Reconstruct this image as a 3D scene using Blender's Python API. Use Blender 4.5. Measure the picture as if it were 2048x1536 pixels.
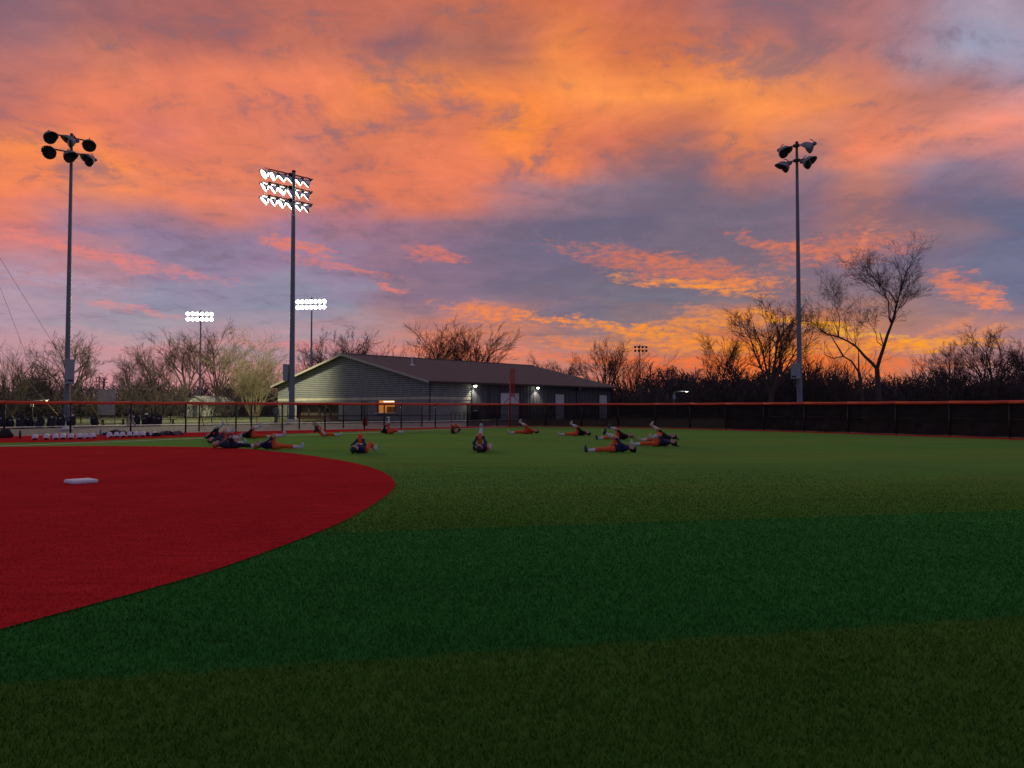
import bpy, bmesh, math, random
import numpy as np
from mathutils import Vector, Matrix

for o in list(bpy.data.objects):
    bpy.data.objects.remove(o, do_unlink=True)
SC = bpy.context.scene
COL = SC.collection
R = math.radians

# ------------------------------------------------------------------ camera
F, CH, HOR = 1540.0, 1.45, 816.0          # focal length in photo pixels, eye height, horizon row
TH = math.atan((HOR - 768) / F)
cam_d = bpy.data.cameras.new('camera'); cam = bpy.data.objects.new('camera', cam_d); COL.objects.link(cam)
cam.location = (0, 0, CH); cam.rotation_euler = (R(90) + TH, 0, 0)
cam_d.sensor_fit = 'HORIZONTAL'; cam_d.sensor_width = 36.0; cam_d.lens = 36.0 * F / 2048
cam_d.clip_start = 0.05; cam_d.clip_end = 6000
SC.camera = cam

def ray(px, py):
    a = (px - 1024) / F; b = (768 - py) / F
    return Vector((a, math.cos(TH) - b * math.sin(TH), math.sin(TH) + b * math.cos(TH)))
def G(px, py, z=0.0):                      # photo pixel -> point on the ground
    r = ray(px, py); t = (z - CH) / r.z
    return Vector((r.x * t, r.y * t, z))
def AT(px, py, Y):                         # photo pixel -> point at distance Y
    r = ray(px, py); t = Y / r.y
    return Vector((r.x * t, Y, CH + r.z * t))
def GX(px, Y):
    return Vector(((px - 1024) / F * Y * 1.0, Y, 0))

# ------------------------------------------------------------------ sky and light
SC.view_settings.view_transform = 'Standard'; SC.view_settings.look = 'None'
SC.view_settings.exposure = 0.0; SC.view_settings.gamma = 1.0
SC.view_settings.use_curve_mapping = False
try:
    SC.cycles.transparent_max_bounces = 24
except Exception:
    pass

def lin(c):
    c = np.asarray(c, float) / 255.0
    return np.where(c <= 0.04045, c / 12.92, ((c + 0.055) / 1.055) ** 2.4)

class NT:                                   # tiny node-writing helper
    def __init__(self, tree): self.t = tree; self.n = tree.nodes; self.l = tree.links
    def node(self, typ, **kw):
        n = self.n.new(typ)
        for k, v in kw.items(): setattr(n, k, v)
        return n
    def put(self, sock, v):
        if hasattr(v, 'is_output') or isinstance(v, bpy.types.NodeSocket): self.l.new(v, sock)
        else: sock.default_value = v
    def m(self, op, a, b=None, c=None, clamp=False):
        n = self.node('ShaderNodeMath', operation=op, use_clamp=clamp)
        self.put(n.inputs[0], a)
        if b is not None: self.put(n.inputs[1], b)
        if c is not None: self.put(n.inputs[2], c)
        return n.outputs[0]
    def v(self, op, a, b=None, out=0):
        n = self.node('ShaderNodeVectorMath', operation=op)
        self.put(n.inputs[0], a)
        if b is not None: self.put(n.inputs[1], b)
        return n.outputs[out]
    def vscale(self, a, s):
        n = self.node('ShaderNodeVectorMath', operation='SCALE')
        self.put(n.inputs[0], a); self.put(n.inputs[3], s); return n.outputs[0]
    def xyz(self, x, y, z):
        n = self.node('ShaderNodeCombineXYZ')
        for i, q in enumerate((x, y, z)): self.put(n.inputs[i], q)
        return n.outputs[0]
    def sep(self, v):
        n = self.node('ShaderNodeSeparateXYZ'); self.put(n.inputs[0], v); return n.outputs
    def noise(self, vec, scale, detail=4, rough=0.55, dist=0.0, color=False, dim='3D'):
        n = self.node('ShaderNodeTexNoise', noise_dimensions=dim); self.put(n.inputs['Vector'], vec)
        n.inputs['Scale'].default_value = scale; n.inputs['Detail'].default_value = detail
        n.inputs['Roughness'].default_value = rough; n.inputs['Distortion'].default_value = dist
        return n.outputs['Color' if color else 'Fac']
    def mix(self, f, a, b, blend='MIX'):
        n = self.node('ShaderNodeMix', data_type='RGBA', blend_type=blend)
        self.put(n.inputs['Factor'], f)
        for s, q in ((n.inputs[6], a), (n.inputs[7], b)):
            if isinstance(q, (tuple, list, np.ndarray)): q = tuple(float(x) for x in q)[:3] + (1,)
            self.put(s, q)
        return n.outputs[2]
    def ramp(self, f, stops, interp='LINEAR'):
        n = self.node('ShaderNodeValToRGB'); cr = n.color_ramp; cr.interpolation = interp
        while len(cr.elements) < len(stops): cr.elements.new(0.5)
        for e, (p, c) in zip(cr.elements, stops): e.position = 0.0
        for i, (p, c) in enumerate(stops):
            cr.elements[i].position = p
        for i, (p, c) in enumerate(stops):
            cr.elements[i].color = tuple(float(x) for x in c)[:3] + (1,)
        self.put(n.inputs[0], f); return n.outputs[0]
    def sstep(self, x, lo, hi):
        n = self.node('ShaderNodeMapRange', interpolation_type='SMOOTHSTEP')
        self.put(n.inputs[0], x); n.inputs[1].default_value = lo; n.inputs[2].default_value = hi
        n.inputs[3].default_value = 0; n.inputs[4].default_value = 1
        return n.outputs[0]
    def lstep(self, x, lo, hi):
        n = self.node('ShaderNodeMapRange'); n.clamp = True
        self.put(n.inputs[0], x); n.inputs[1].default_value = lo; n.inputs[2].default_value = hi
        return n.outputs[0]

# broad colours of the evening cloud deck, read off the photograph by direction: row: [(px, (r, g, b)), ...]
SKY = {
 20: [(0,(128,100,118)),(200,(150,100,105)),(450,(170,102,98)),(700,(185,105,90)),(900,(200,112,85)),(1100,(205,112,78)),(1300,(190,105,85)),(1450,(165,105,105)),(1550,(150,105,112)),(1700,(175,115,115)),(1850,(165,120,128)),(2000,(165,145,165))],
 100: [(0,(150,105,115)),(150,(200,120,100)),(350,(215,120,95)),(600,(200,115,95)),(850,(150,100,105)),(950,(170,108,95)),(1080,(170,105,92)),(1160,(235,135,75)),(1300,(215,118,75)),(1450,(210,120,90)),(1560,(140,115,130)),(1700,(205,125,105)),(1850,(165,140,155)),(2000,(155,160,185))],
 180: [(0,(190,115,105)),(200,(225,125,95)),(400,(235,130,95)),(600,(235,130,95)),(800,(240,135,80)),(1000,(247,138,74)),(1200,(248,148,80)),(1400,(250,148,78)),(1600,(243,142,82)),(1700,(205,125,100)),(1800,(180,115,105)),(1950,(175,135,145)),(2040,(160,150,175))],
 260: [(0,(185,110,105)),(150,(230,125,95)),(300,(205,115,105)),(500,(215,120,100)),(700,(230,130,90)),(900,(215,120,90)),(1050,(250,140,65)),(1200,(215,115,85)),(1300,(190,110,95)),(1400,(200,115,85)),(1500,(245,145,80)),(1700,(235,130,95)),(1800,(200,120,105)),(1900,(235,140,110)),(2040,(240,145,125))],
 340: [(0,(250,140,80)),(200,(252,142,82)),(400,(240,130,85)),(550,(215,125,105)),(700,(205,115,95)),(900,(230,125,90)),(1100,(240,130,85)),(1250,(180,115,110)),(1350,(140,105,115)),(1450,(215,120,85)),(1600,(150,115,125)),(1700,(195,125,110)),(1850,(140,120,140)),(1950,(200,135,125)),(2040,(130,115,140))],
 400: [(0,(240,130,95)),(150,(190,125,125)),(250,(150,120,145)),(400,(190,120,115)),(500,(225,125,95)),(650,(215,120,100)),(800,(225,122,90)),(950,(215,120,95)),(1050,(165,120,130)),(1200,(140,115,130)),(1400,(115,105,125)),(1600,(125,105,125)),(1700,(175,115,108)),(1850,(120,105,130)),(2040,(110,105,130))],
 460: [(0,(201,120,118)),(200,(151,125,153)),(400,(141,120,148)),(600,(151,120,148)),(800,(156,115,133)),(1000,(127,105,124)),(1200,(107,100,124)),(1500,(117,105,124)),(1700,(142,110,117)),(1800,(137,110,121)),(2040,(102,105,134))],
 530: [(0,(191,130,138)),(200,(176,130,143)),(400,(146,130,158)),(600,(151,125,153)),(900,(132,110,134)),(1100,(112,105,129)),(1300,(117,105,124)),(1500,(122,107,121)),(1700,(132,112,129)),(1850,(122,110,134)),(2040,(112,112,139))],
 600: [(0,(163,146,169)),(300,(148,146,169)),(600,(138,141,164)),(900,(147,118,134)),(1100,(122,110,129)),(1300,(117,112,129)),(1500,(132,115,123)),(1700,(137,115,127)),(1900,(137,115,127)),(2040,(112,115,144))],
 660: [(0,(183,151,164)),(300,(163,151,164)),(600,(168,146,159)),(800,(178,138,139)),(950,(207,125,99)),(1100,(162,122,119)),(1300,(158,118,112)),(1500,(196,118,82)),(1650,(205,124,74)),(1800,(172,125,111)),(2040,(172,128,127))],
 720: [(0,(197,146,151)),(300,(207,146,151)),(700,(202,136,136)),(900,(230,128,98)),(1100,(200,130,115)),(1300,(190,120,98)),(1500,(220,114,62)),(1700,(205,118,82)),(1900,(190,128,118)),(2040,(170,125,130))],
 790: [(0,(182,131,131)),(400,(197,131,131)),(900,(225,110,80)),(1300,(215,100,55)),(1600,(220,110,60)),(2040,(170,110,110))],
}
CPX = np.array([(px, py) for py, row in SKY.items() for px, c in row], float)
CPC = np.array([lin(c) for py, row in SKY.items() for px, c in row])
def sky_at(az, el):
    d = np.array([math.sin(R(az)) * math.cos(R(el)), math.cos(R(az)) * math.cos(R(el)), math.sin(R(el))])
    out = 0.0
    dep = d[1] * math.cos(TH) + d[2] * math.sin(TH)
    if dep > 0.15:
        px = 1024 + F * d[0] / dep; py = 768 - F * (-d[1] * math.sin(TH) + d[2] * math.cos(TH)) / dep
    else:
        px = 1024 + np.sign(d[0]) * 9000; py = -3000
    qx = min(max(px, -20), 2068); qy = min(max(py, -10), 800)
    w = 1.0 / (((CPX[:, 0] - qx) / 130) ** 2 + ((CPX[:, 1] - qy) / 55) ** 2 + 0.03) ** 3.0
    c = (CPC * w[:, None]).sum(0) / w.sum()
    # away from the sunset the deck turns to dull lilac and slate, the zenith stays a muted mauve
    out = max(abs(az) - 38, 0) / 70.0 + max(el - 33, 0) / 32.0
    k = min(out, 1.0) ** 0.8
    far = lin((118, 116, 146)) * (1 - min(el, 60) / 60 * 0.18)
    return c * (1 - k) + far * k

AZ = [-180, -140, -105, -75, -55, -43] + [-37 + i * 4.111 for i in range(19)] + [43, 55, 75, 105, 140, 180]
EL = [0.0, 2.2, 3.9, 5.7, 7.6, 9.5, 11.4, 13.4, 15.4, 17.6, 20, 22.5, 25.2, 28, 32, 42, 62, 90]

# separate cloud streaks: px, py, half length, half width, tilt (down to the right), strength, colour
STREAKS = [
 (1350,535,215,27,11,.75,(236,122,70)), (1380,572,150,11,9,.95,(255,152,58)), (1470,566,110,12,2,.8,(250,145,62)),
 (1560,492,95,15,19,.8,(232,122,80)), (1690,497,130,30,-4,.75,(226,122,88)), (1716,490,52,8,-62,.5,(240,138,95)),
 (1930,580,62,24,28,.9,(242,132,84)), (1985,602,40,13,10,.7,(250,140,80)), (878,512,62,14,8,.75,(236,124,98)),
 (590,490,72,15,12,.85,(242,126,88)), (690,537,110,8,9,.7,(232,124,108)), (785,577,42,6,15,.8,(240,128,110)),
 (170,503,230,15,9,.75,(236,130,118)), (70,480,110,9,6,.4,(230,130,125)), (990,628,120,20,6,.85,(255,140,62)), (1110,640,70,9,4,.5,(250,140,80)),
 (1290,664,240,13,8,.9,(255,150,40)), (1420,645,150,15,-2,.85,(255,150,40)), (1440,622,90,10,4,.6,(255,150,60)), (1170,690,150,9,7,.7,(255,140,62)),
 (1660,655,150,10,13,1.0,(255,178,36)), (1600,640,120,12,8,.6,(255,150,50)), (1830,690,150,12,0,.95,(255,160,38)), (1960,672,70,9,-14,.6,(250,150,70)),
 (1480,698,260,14,4,.85,(255,150,45)), (1580,728,260,15,2,.85,(255,120,40)), (1240,722,220,10,3,.7,(255,120,60)), (1900,655,42,9,-18,.6,(245,145,80)),
 (265,617,90,8,9,.6,(235,138,132)), (110,560,150,9,5,.55,(176,162,188)), (300,680,120,10,2,.4,(205,165,160)), (980,700,120,10,3,.6,(255,135,90)),
 (560,690,120,8,3,.5,(240,130,125)),
]
def px_dir(px, py):
    r = ray(px, py).normalized()
    return math.degrees(math.atan2(r.x, r.y)), math.degrees(math.asin(r.z))

SC.world = bpy.data.worlds.new('World'); SC.world.use_nodes = True
wt = SC.world.node_tree; wt.nodes.clear(); N = NT(wt)
tc = N.node('ShaderNodeTexCoord').outputs['Generated']
D = N.v('NORMALIZE', tc); dx, dy, dz = N.sep(D)
az = N.m('MULTIPLY', N.m('ARCTAN2', dx, dy), 57.29578)
elr = N.m('MULTIPLY', N.m('ARCSINE', dz), 57.29578)
zz = N.m('ADD', N.m('MAXIMUM', dz, 0.0), 0.14)
P = N.xyz(N.m('DIVIDE', dx, zz), N.m('DIVIDE', dy, zz), 0.0)         # position on the cloud deck
Ps = N.v('MULTIPLY', P, (1.0, 1.5, 1.0))
wc = N.noise(N.v('ADD', Ps, (3.1, 7.7, 0)), 1.7, 3, 0.55, 0.0, color=True, dim='2D')
wv = N.v('SUBTRACT', wc, (0.5, 0.5, 0.5)); wx, wy, wz_ = N.sep(wv)
azw = N.m('ADD', az, N.m('MULTIPLY', wx, 8.5)); elw = N.m('ADD', elr, N.m('MULTIPLY', wy, 4.2))
fac = N.m('ADD', N.m('DIVIDE', azw, 360.0), 0.5)
prev = None
for i, e in enumerate(EL):
    row = N.ramp(fac, [(0.5 + a / 360.0, sky_at(a, e)) for a in AZ], 'EASE')
    if prev is None: prev = row
    else: prev = N.mix(N.lstep(elw, EL[i - 1], e), prev, row)
# fine wisps: brighter and warmer where lit, cooler where thin
Pw = N.v('ADD', P, N.vscale(wv, 0.20))
n1 = N.noise(N.v('MULTIPLY', Pw, (1.0, 1.35, 1.0)), 3.0, 8, 0.66, 0.0, dim='2D')
n2 = N.noise(N.v('ADD', N.v('MULTIPLY', Pw, (1.5, 0.9, 1.0)), (11.0, 2.0, 0)), 9.0, 5, 0.65, 0.0, dim='2D')
wisp = N.m('ADD', N.m('SUBTRACT', n1, 0.5), N.m('MULTIPLY', N.m('SUBTRACT', n2, 0.5), 0.5))
wisp = N.m('MULTIPLY', wisp, N.m('ADD', 0.45, N.m('MULTIPLY', N.lstep(elr, 2.0, 16.0), 0.55)))
gain = N.v('ADD', N.vscale((0.72, 0.58, 0.40), wisp), (1.0, 1.0, 1.0))
sky = N.v('MULTIPLY', prev, gain)
thin = N.m('MULTIPLY', N.sstep(wisp, -0.02, -0.26), 0.55)             # thin places show the slate-mauve deck behind
sky = N.mix(thin, sky, lin((132, 108, 122)))
# streaks
fw = N.noise(N.xyz(N.m('MULTIPLY', az, 0.32), N.m('MULTIPLY', elr, 0.95), 0.0), 1.0, 4, 0.62, 0.0, color=True, dim='2D')
U = N.v('ADD', N.xyz(az, elr, 0.0), N.v('MULTIPLY', N.v('SUBTRACT', fw, (0.5, 0.5, 0.5)), (3.2, 1.7, 0.0)))
rip = N.noise(N.xyz(N.m('MULTIPLY', az, 0.75), N.m('MULTIPLY', elr, 2.4), 1.7), 1.6, 8, 0.68, 0.0, dim='2D')
ripw = N.m('MULTIPLY', N.m('SUBTRACT', rip, 0.5), -6.0)
dg = math.degrees(1 / F)
for (px, py, a, b, ang, st, colr) in STREAKS:
    ca, ce = px_dir(px, py)
    mp = N.node('ShaderNodeMapping', vector_type='TEXTURE'); N.put(mp.inputs[0], U)
    mp.inputs['Location'].default_value = (ca, ce, 0); mp.inputs['Rotation'].default_value = (0, 0, R(-ang))
    mp.inputs['Scale'].default_value = (a * dg * 0.85, b * dg * 0.85, 1)
    r2 = N.v('DOT_PRODUCT', mp.outputs[0], mp.outputs[0], out=1)
    mr = N.node('ShaderNodeMapRange', interpolation_type='SMOOTHSTEP')
    N.put(mr.inputs[0], N.m('ADD', r2, ripw)); mr.inputs[1].default_value = 2.2; mr.inputs[2].default_value = -1.2
    mr.inputs[3].default_value = 0; mr.inputs[4].default_value = st
    sky = N.mix(mr.outputs[0], sky, lin(colr))
bg = N.node('ShaderNodeBackground'); N.put(bg.inputs['Color'], sky); bg.inputs['Strength'].default_value = 1.0
wo = N.node('ShaderNodeOutputWorld'); wt.links.new(bg.outputs[0], wo.inputs[0])
SC.world.cycles.sampling_method = 'MANUAL'; SC.world.cycles.sample_map_resolution = 512

# the sun has all but set behind the wood on the right: a faint warm low light
sun_d = bpy.data.lights.new('sun', 'SUN'); sun_d.energy = 0.25; sun_d.angle = R(12); sun_d.color = (1.0, 0.55, 0.25)
sun = bpy.data.objects.new('sun', sun_d); COL.objects.link(sun)
sdir = Vector((math.sin(R(22)) * math.cos(R(3)), math.cos(R(22)) * math.cos(R(3)), math.sin(R(3))))
sun.rotation_euler = (-sdir).to_track_quat('-Z', 'Y').to_euler()

# ------------------------------------------------------------------ helpers: materials
def new_mat(name):
    m = bpy.data.materials.new(name); m.use_nodes = True; t = m.node_tree
    bs = t.nodes['Principled BSDF']; return m, NT(t), bs
MATS = {}
def mat(name, col, rough=0.7, var=0.25, scale=3.0, metal=0.0, bump=0.0, bscale=30.0, spec=0.5, sheen=0.0, emit=None, estr=0.0):
    """plain painted / woven / rough material with large and small noise variation"""
    if name in MATS: return MATS[name]
    m, n, bs = new_mat(name)
    tc = n.node('ShaderNodeTexCoord').outputs['Object']
    f1 = n.noise(tc, scale, 5, 0.6); f2 = n.noise(tc, scale * 9, 3, 0.6)
    f = n.m('ADD', n.m('MULTIPLY', f1, 0.65), n.m('MULTIPLY', f2, 0.35))
    c = np.array(col, float)
    colr = n.ramp(f, [(0.25, c * (1 - var)), (0.5, c), (0.75, np.minimum(c * (1 + var), 1))])
    n.put(bs.inputs['Base Color'], colr)
    n.put(bs.inputs['Roughness'], n.m('ADD', rough - 0.08, n.m('MULTIPLY', f2, 0.16)))
    bs.inputs['Metallic'].default_value = metal; bs.inputs['Specular IOR Level'].default_value = spec
    if sheen: bs.inputs['Sheen Weight'].default_value = sheen
    if bump:
        b = n.node('ShaderNodeBump'); b.inputs['Strength'].default_value = bump; b.inputs['Distance'].default_value = 0.02
        n.put(b.inputs['Height'], n.noise(tc, bscale, 4, 0.6)); n.put(bs.inputs['Normal'], b.outputs[0])
    if emit is not None:
        bs.inputs['Emission Color'].default_value = tuple(emit) + (1,); bs.inputs['Emission Strength'].default_value = estr
    MATS[name] = m; return m

# ------------------------------------------------------------------ helpers: meshes
class MB:
    def __init__(self): self.v = []; self.f = []; self.mi = []
    def add(self, vs, fs, mi=0):
        k = len(self.v); self.v.extend([tuple(map(float, q)) for q in vs]); self.f.extend([tuple(i + k for i in q) for q in fs]); self.mi.extend([mi] * len(fs))
    def box(self, c, s, mi=0, rz=0.0, mat4=None):
        x, y, z = s[0] / 2, s[1] / 2, s[2] / 2
        vs = [Vector((a * x, b * y, d * z)) for a in (-1, 1) for b in (-1, 1) for d in (-1, 1)]
        if mat4 is not None: vs = [mat4 @ q for q in vs]
        if rz: vs = [Matrix.Rotation(rz, 3, 'Z') @ q for q in vs]
        self.add([q + Vector(c) for q in vs], [(0, 1, 3, 2), (4, 6, 7, 5), (0, 4, 5, 1), (2, 3, 7, 6), (0, 2, 6, 4), (1, 5, 7, 3)], mi)
    def tube(self, pts, rad, n=8, mi=0, caps=True):
        pts = [Vector(p) for p in pts]; rads = rad if isinstance(rad, (list, tuple)) else [rad] * len(pts)
        vs = []; up = None
        for i, p in enumerate(pts):
            d = (pts[min(i + 1, len(pts) - 1)] - pts[max(i - 1, 0)]).normalized()
            if up is None: up = Vector((0, 0, 1)) if abs(d.z) < 0.9 else Vector((1, 0, 0))
            a = d.cross(up); a = a.normalized() if a.length > 1e-6 else d.orthogonal().normalized()
            b = a.cross(d).normalized(); up = b
            for j in range(n):
                t = 2 * math.pi * j / n; vs.append(p + (a * math.cos(t) + b * math.sin(t)) * rads[i])
        fs = []
        for i in range(len(pts) - 1):
            for j in range(n):
                fs.append((i * n + j, i * n + (j + 1) % n, (i + 1) * n + (j + 1) % n, (i + 1) * n + j))
        if caps:
            fs.append(tuple(range(n - 1, -1, -1))); fs.append(tuple((len(pts) - 1) * n + j for j in range(n)))
        self.add(vs, fs, mi)
    def lathe(self, prof, n=16, origin=(0, 0, 0), axis=(0, 0, 1), mi=0, squash=(1, 1)):
        ax = Vector(axis).normalized(); a = ax.orthogonal().normalized(); b = ax.cross(a); o = Vector(origin)
        vs = []
        for r, h in prof:
            for j in range(n):
                t = 2 * math.pi * j / n; vs.append(o + ax * h + (a * math.cos(t) * squash[0] + b * math.sin(t) * squash[1]) * r)
        fs = []
        for i in range(len(prof) - 1):
            for j in range(n):
                fs.append((i * n + j, i * n + (j + 1) % n, (i + 1) * n + (j + 1) % n, (i + 1) * n + j))
        fs.append(tuple(range(n - 1, -1, -1))); fs.append(tuple((len(prof) - 1) * n + j for j in range(n)))
        self.add(vs, fs, mi)
    def quad(self, a, b, c, d, mi=0): self.add([a, b, c, d], [(0, 1, 2, 3)], mi)
    def mesh(self, name, mats, smooth=False):
        me = bpy.data.meshes.new(name); me.from_pydata(self.v, [], self.f)
        mats = mats if isinstance(mats, (list, tuple)) else [mats]
        for m in mats: me.materials.append(m)
        if len(mats) > 1: me.polygons.foreach_set('material_index', self.mi)
        if smooth: me.polygons.foreach_set('use_smooth', [True] * len(me.polygons))
        bm = bmesh.new(); bm.from_mesh(me); bmesh.ops.recalc_face_normals(bm, faces=bm.faces); bm.to_mesh(me); bm.free()
        me.update(); return me
    def build(self, name, mats, parent=None, smooth=False, bevel=0.0):
        o = bpy.data.objects.new(name, self.mesh(name, mats, smooth)); COL.objects.link(o)
        if parent is not None: o.parent = parent
        if bevel:
            b = o.modifiers.new('bevel', 'BEVEL'); b.width = bevel; b.segments = 2; b.limit_method = 'ANGLE'
        return o
def part(name, me, parent, loc=(0, 0, 0), rot=None, scale=None):
    o = bpy.data.objects.new(name, me); COL.objects.link(o); o.parent = parent; o.location = loc
    if rot is not None: o.rotation_euler = rot
    if scale is not None: o.scale = scale
    return o
def empty(name, loc=(0, 0, 0), rz=0.0):
    o = bpy.data.objects.new(name, None); COL.objects.link(o); o.location = loc; o.rotation_euler = (0, 0, rz); o.empty_display_size = 0.2
    return o
def tag(o, label, cat, group=None):
    o['label'] = label; o['category'] = cat
    if group: o['group'] = group
    return o
def structure(o): o['kind'] = 'structure'; return o
def np_mesh(name, V, Fq, mats, nside=3, mi=None, smooth=False):
    """fast mesh from numpy arrays; Fq is (n, nside)"""
    me = bpy.data.meshes.new(name); nv, nf = len(V), len(Fq)
    me.vertices.add(nv); me.vertices.foreach_set('co', np.ascontiguousarray(V, np.float32).ravel())
    me.loops.add(nf * nside); me.loops.foreach_set('vertex_index', np.ascontiguousarray(Fq, np.int32).ravel())
    me.polygons.add(nf); me.polygons.foreach_set('loop_start', np.arange(0, nf * nside, nside, dtype=np.int32))
    for m in (mats if isinstance(mats, (list, tuple)) else [mats]): me.materials.append(m)
    if mi is not None: me.polygons.foreach_set('material_index', np.ascontiguousarray(mi, np.int32))
    me.polygons.foreach_set('use_smooth', np.full(nf, smooth))
    me.update(calc_edges=True); me.validate(); return me

def spline(pts, per=10):                    # Catmull-Rom through ground points
    pts = [Vector(p) for p in pts]; out = []
    for i in range(len(pts) - 1):
        p0 = pts[max(i - 1, 0)]; p1 = pts[i]; p2 = pts[i + 1]; p3 = pts[min(i + 2, len(pts) - 1)]
        for k in range(per):
            t = k / per
            out.append(0.5 * ((2 * p1) + (p2 - p0) * t + (2 * p0 - 5 * p1 + 4 * p2 - p3) * t * t + (3 * p1 - p0 - 3 * p2 + p3) * t ** 3))
    out.append(pts[-1]); return out
def ribbon(name, A, B, z, material):        # sheet between two polylines of equal length
    V = [(p.x, p.y, z) for p in A] + [(p.x, p.y, z) for p in B]; n = len(A)
    me = bpy.data.meshes.new(name); me.from_pydata(V, [], [(i, i + 1, n + i + 1, n + i) for i in range(n - 1)]); me.materials.append(material)
    bm = bmesh.new(); bm.from_mesh(me); bmesh.ops.recalc_face_normals(bm, faces=bm.faces)
    if sum(f.normal.z for f in bm.faces) < 0: bmesh.ops.reverse_faces(bm, faces=bm.faces)
    bm.to_mesh(me); bm.free()
    o = bpy.data.objects.new(name, me); COL.objects.link(o); return structure(o)
def fan(name, pts, z, material):
    bm = bmesh.new(); vs = [bm.verts.new((p.x, p.y, z)) for p in pts]; f = bm.faces.new(vs); f.normal_update()
    if f.normal.z < 0: f.normal_flip()
    bmesh.ops.triangulate(bm, faces=[f])
    me = bpy.data.meshes.new(name); bm.to_mesh(me); bm.free(); me.materials.append(material)
    o = bpy.data.objects.new(name, me); COL.objects.link(o); return structure(o)

# ------------------------------------------------------------------ ground materials
FAR_GLEAM = (0.125, 0.225, 0.046)
BAND_M, BAND_C, BAND_W = 0.214, 4.64, 4.7          # slope, offset and width of the turf strips
def turf_material(name, ca, cb, blades=False):
    m, n, bs = new_mat(name)
    pos = n.node('ShaderNodeNewGeometry').outputs['Position']; x, y, z = n.sep(pos)
    wob = n.m('MULTIPLY', n.m('SUBTRACT', n.noise(pos, 5.0, 3, 0.6), 0.5), 0.05)
    t = n.m('MULTIPLY', n.m('SUBTRACT', n.m('SUBTRACT', y, n.m('MULTIPLY', x, BAND_M)), BAND_C), 0.978 / BAND_W)
    t = n.m('ADD', t, wob)
    par = n.m('PINGPONG', n.m('ADD', t, 0.5), 1.0)             # 0..1..0 over two strips
    fac = n.sstep(par, 0.492, 0.508)
    col = n.mix(fac, ca, cb)
    col = n.mix(n.m('MULTIPLY', n.sstep(t, 1.0, 2.2), 0.60), col, FAR_GLEAM)      # far strips: grazing-view brightness and fading contrast put into the colour
    big = n.noise(n.v('MULTIPLY', pos, (0.35, 1.1, 1.0)), 0.8, 5, 0.6)
    fine = n.noise(pos, 70.0, 3, 0.7); mid = n.noise(n.v('MULTIPLY', pos, (0.5, 3.2, 1.0)), 3.0, 5, 0.65)
    v = n.m('ADD', n.m('ADD', n.m('MULTIPLY', big, 0.5), n.m('MULTIPLY', fine, 0.6)), n.m('MULTIPLY', mid, 0.30))
    v = n.m('ADD', v, 0.32)
    col = n.v('MULTIPLY', col, n.xyz(v, v, v))
    if blades:
        rnd = n.node('ShaderNodeNewGeometry').outputs['Random Per Island']
        k = n.m('ADD', 1.0, n.m('MULTIPLY', rnd, 0.7)); col = n.v('MULTIPLY', col, n.xyz(k, k, n.m('ADD', 0.8, n.m('MULTIPLY', rnd, 0.5))))
    n.put(bs.inputs['Base Color'], col)
    bs.inputs['Roughness'].default_value = 0.75; bs.inputs['Specular IOR Level'].default_value = 0.0
    bs.inputs['Sheen Weight'].default_value = 0.0 if blades else 0.40; bs.inputs['Sheen Roughness'].default_value = 0.4
    n.put(bs.inputs['Sheen Tint'], n.vscale(col, 4.5))
    if not blades:
        b = n.node('ShaderNodeBump'); b.inputs['Strength'].default_value = 0.6; b.inputs['Distance'].default_value = 0.02
        n.put(b.inputs['Height'], fine); n.put(bs.inputs['Normal'], b.outputs[0])
    return m
def red_turf_material(name, c, blades=False):
    m, n, bs = new_mat(name)
    pos = n.node('ShaderNodeNewGeometry').outputs['Position']
    fine = n.noise(pos, 60.0, 3, 0.7); mid = n.noise(n.v('MULTIPLY', pos, (0.7, 3.4, 1.0)), 2.2, 6, 0.68); big = n.noise(pos, 0.5, 3, 0.5)
    v = n.m('ADD', n.m('ADD', n.m('MULTIPLY', fine, 0.35), n.m('MULTIPLY', mid, 0.85)), n.m('ADD', n.m('MULTIPLY', big, 0.4), 0.2))
    col = n.v('MULTIPLY', tuple(c), n.xyz(v, v, v))
    if blades:
        rnd = n.node('ShaderNodeNewGeometry').outputs['Random Per Island']
        k = n.m('ADD', 0.9, n.m('MULTIPLY', rnd, 0.9)); col = n.v('MULTIPLY', col, n.xyz(k, k, k))
    n.put(bs.inputs['Base Color'], col); bs.inputs['Roughness'].default_value = 0.85; bs.inputs['Specular IOR Level'].default_value = 0.0
    bs.inputs['Sheen Weight'].default_value = 0.0 if blades else 0.0; n.put(bs.inputs['Sheen Tint'], n.vscale(col, 2.0))
    if not blades:
        b = n.node('ShaderNodeBump'); b.inputs['Strength'].default_value = 0.5; b.inputs['Distance'].default_value = 0.02
        n.put(b.inputs['Height'], fine); n.put(bs.inputs['Normal'], b.outputs[0])
    return m
OLIVE, DEEP, RED = (0.070, 0.155, 0.026), (0.034, 0.150, 0.030), (0.56, 0.032, 0.032)
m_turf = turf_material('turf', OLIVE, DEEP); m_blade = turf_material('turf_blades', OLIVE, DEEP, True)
m_red = red_turf_material('red_turf', RED); m_redb = red_turf_material('red_turf_blades', RED, True)
m_meadow = mat('meadow', (0.055, 0.070, 0.02), 0.9, 0.5, 0.5, bump=0.5)
m_gravel = mat('gravel', (0.23, 0.205, 0.19), 0.9, 0.3, 0.8, bump=0.5)
m_conc = mat('concrete', (0.85, 0.81, 0.70), 0.85, 0.15, 1.2, bump=0.2)
m_paint = mat('line_paint', (0.85, 0.85, 0.80), 0.7, 0.2, 6)

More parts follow.
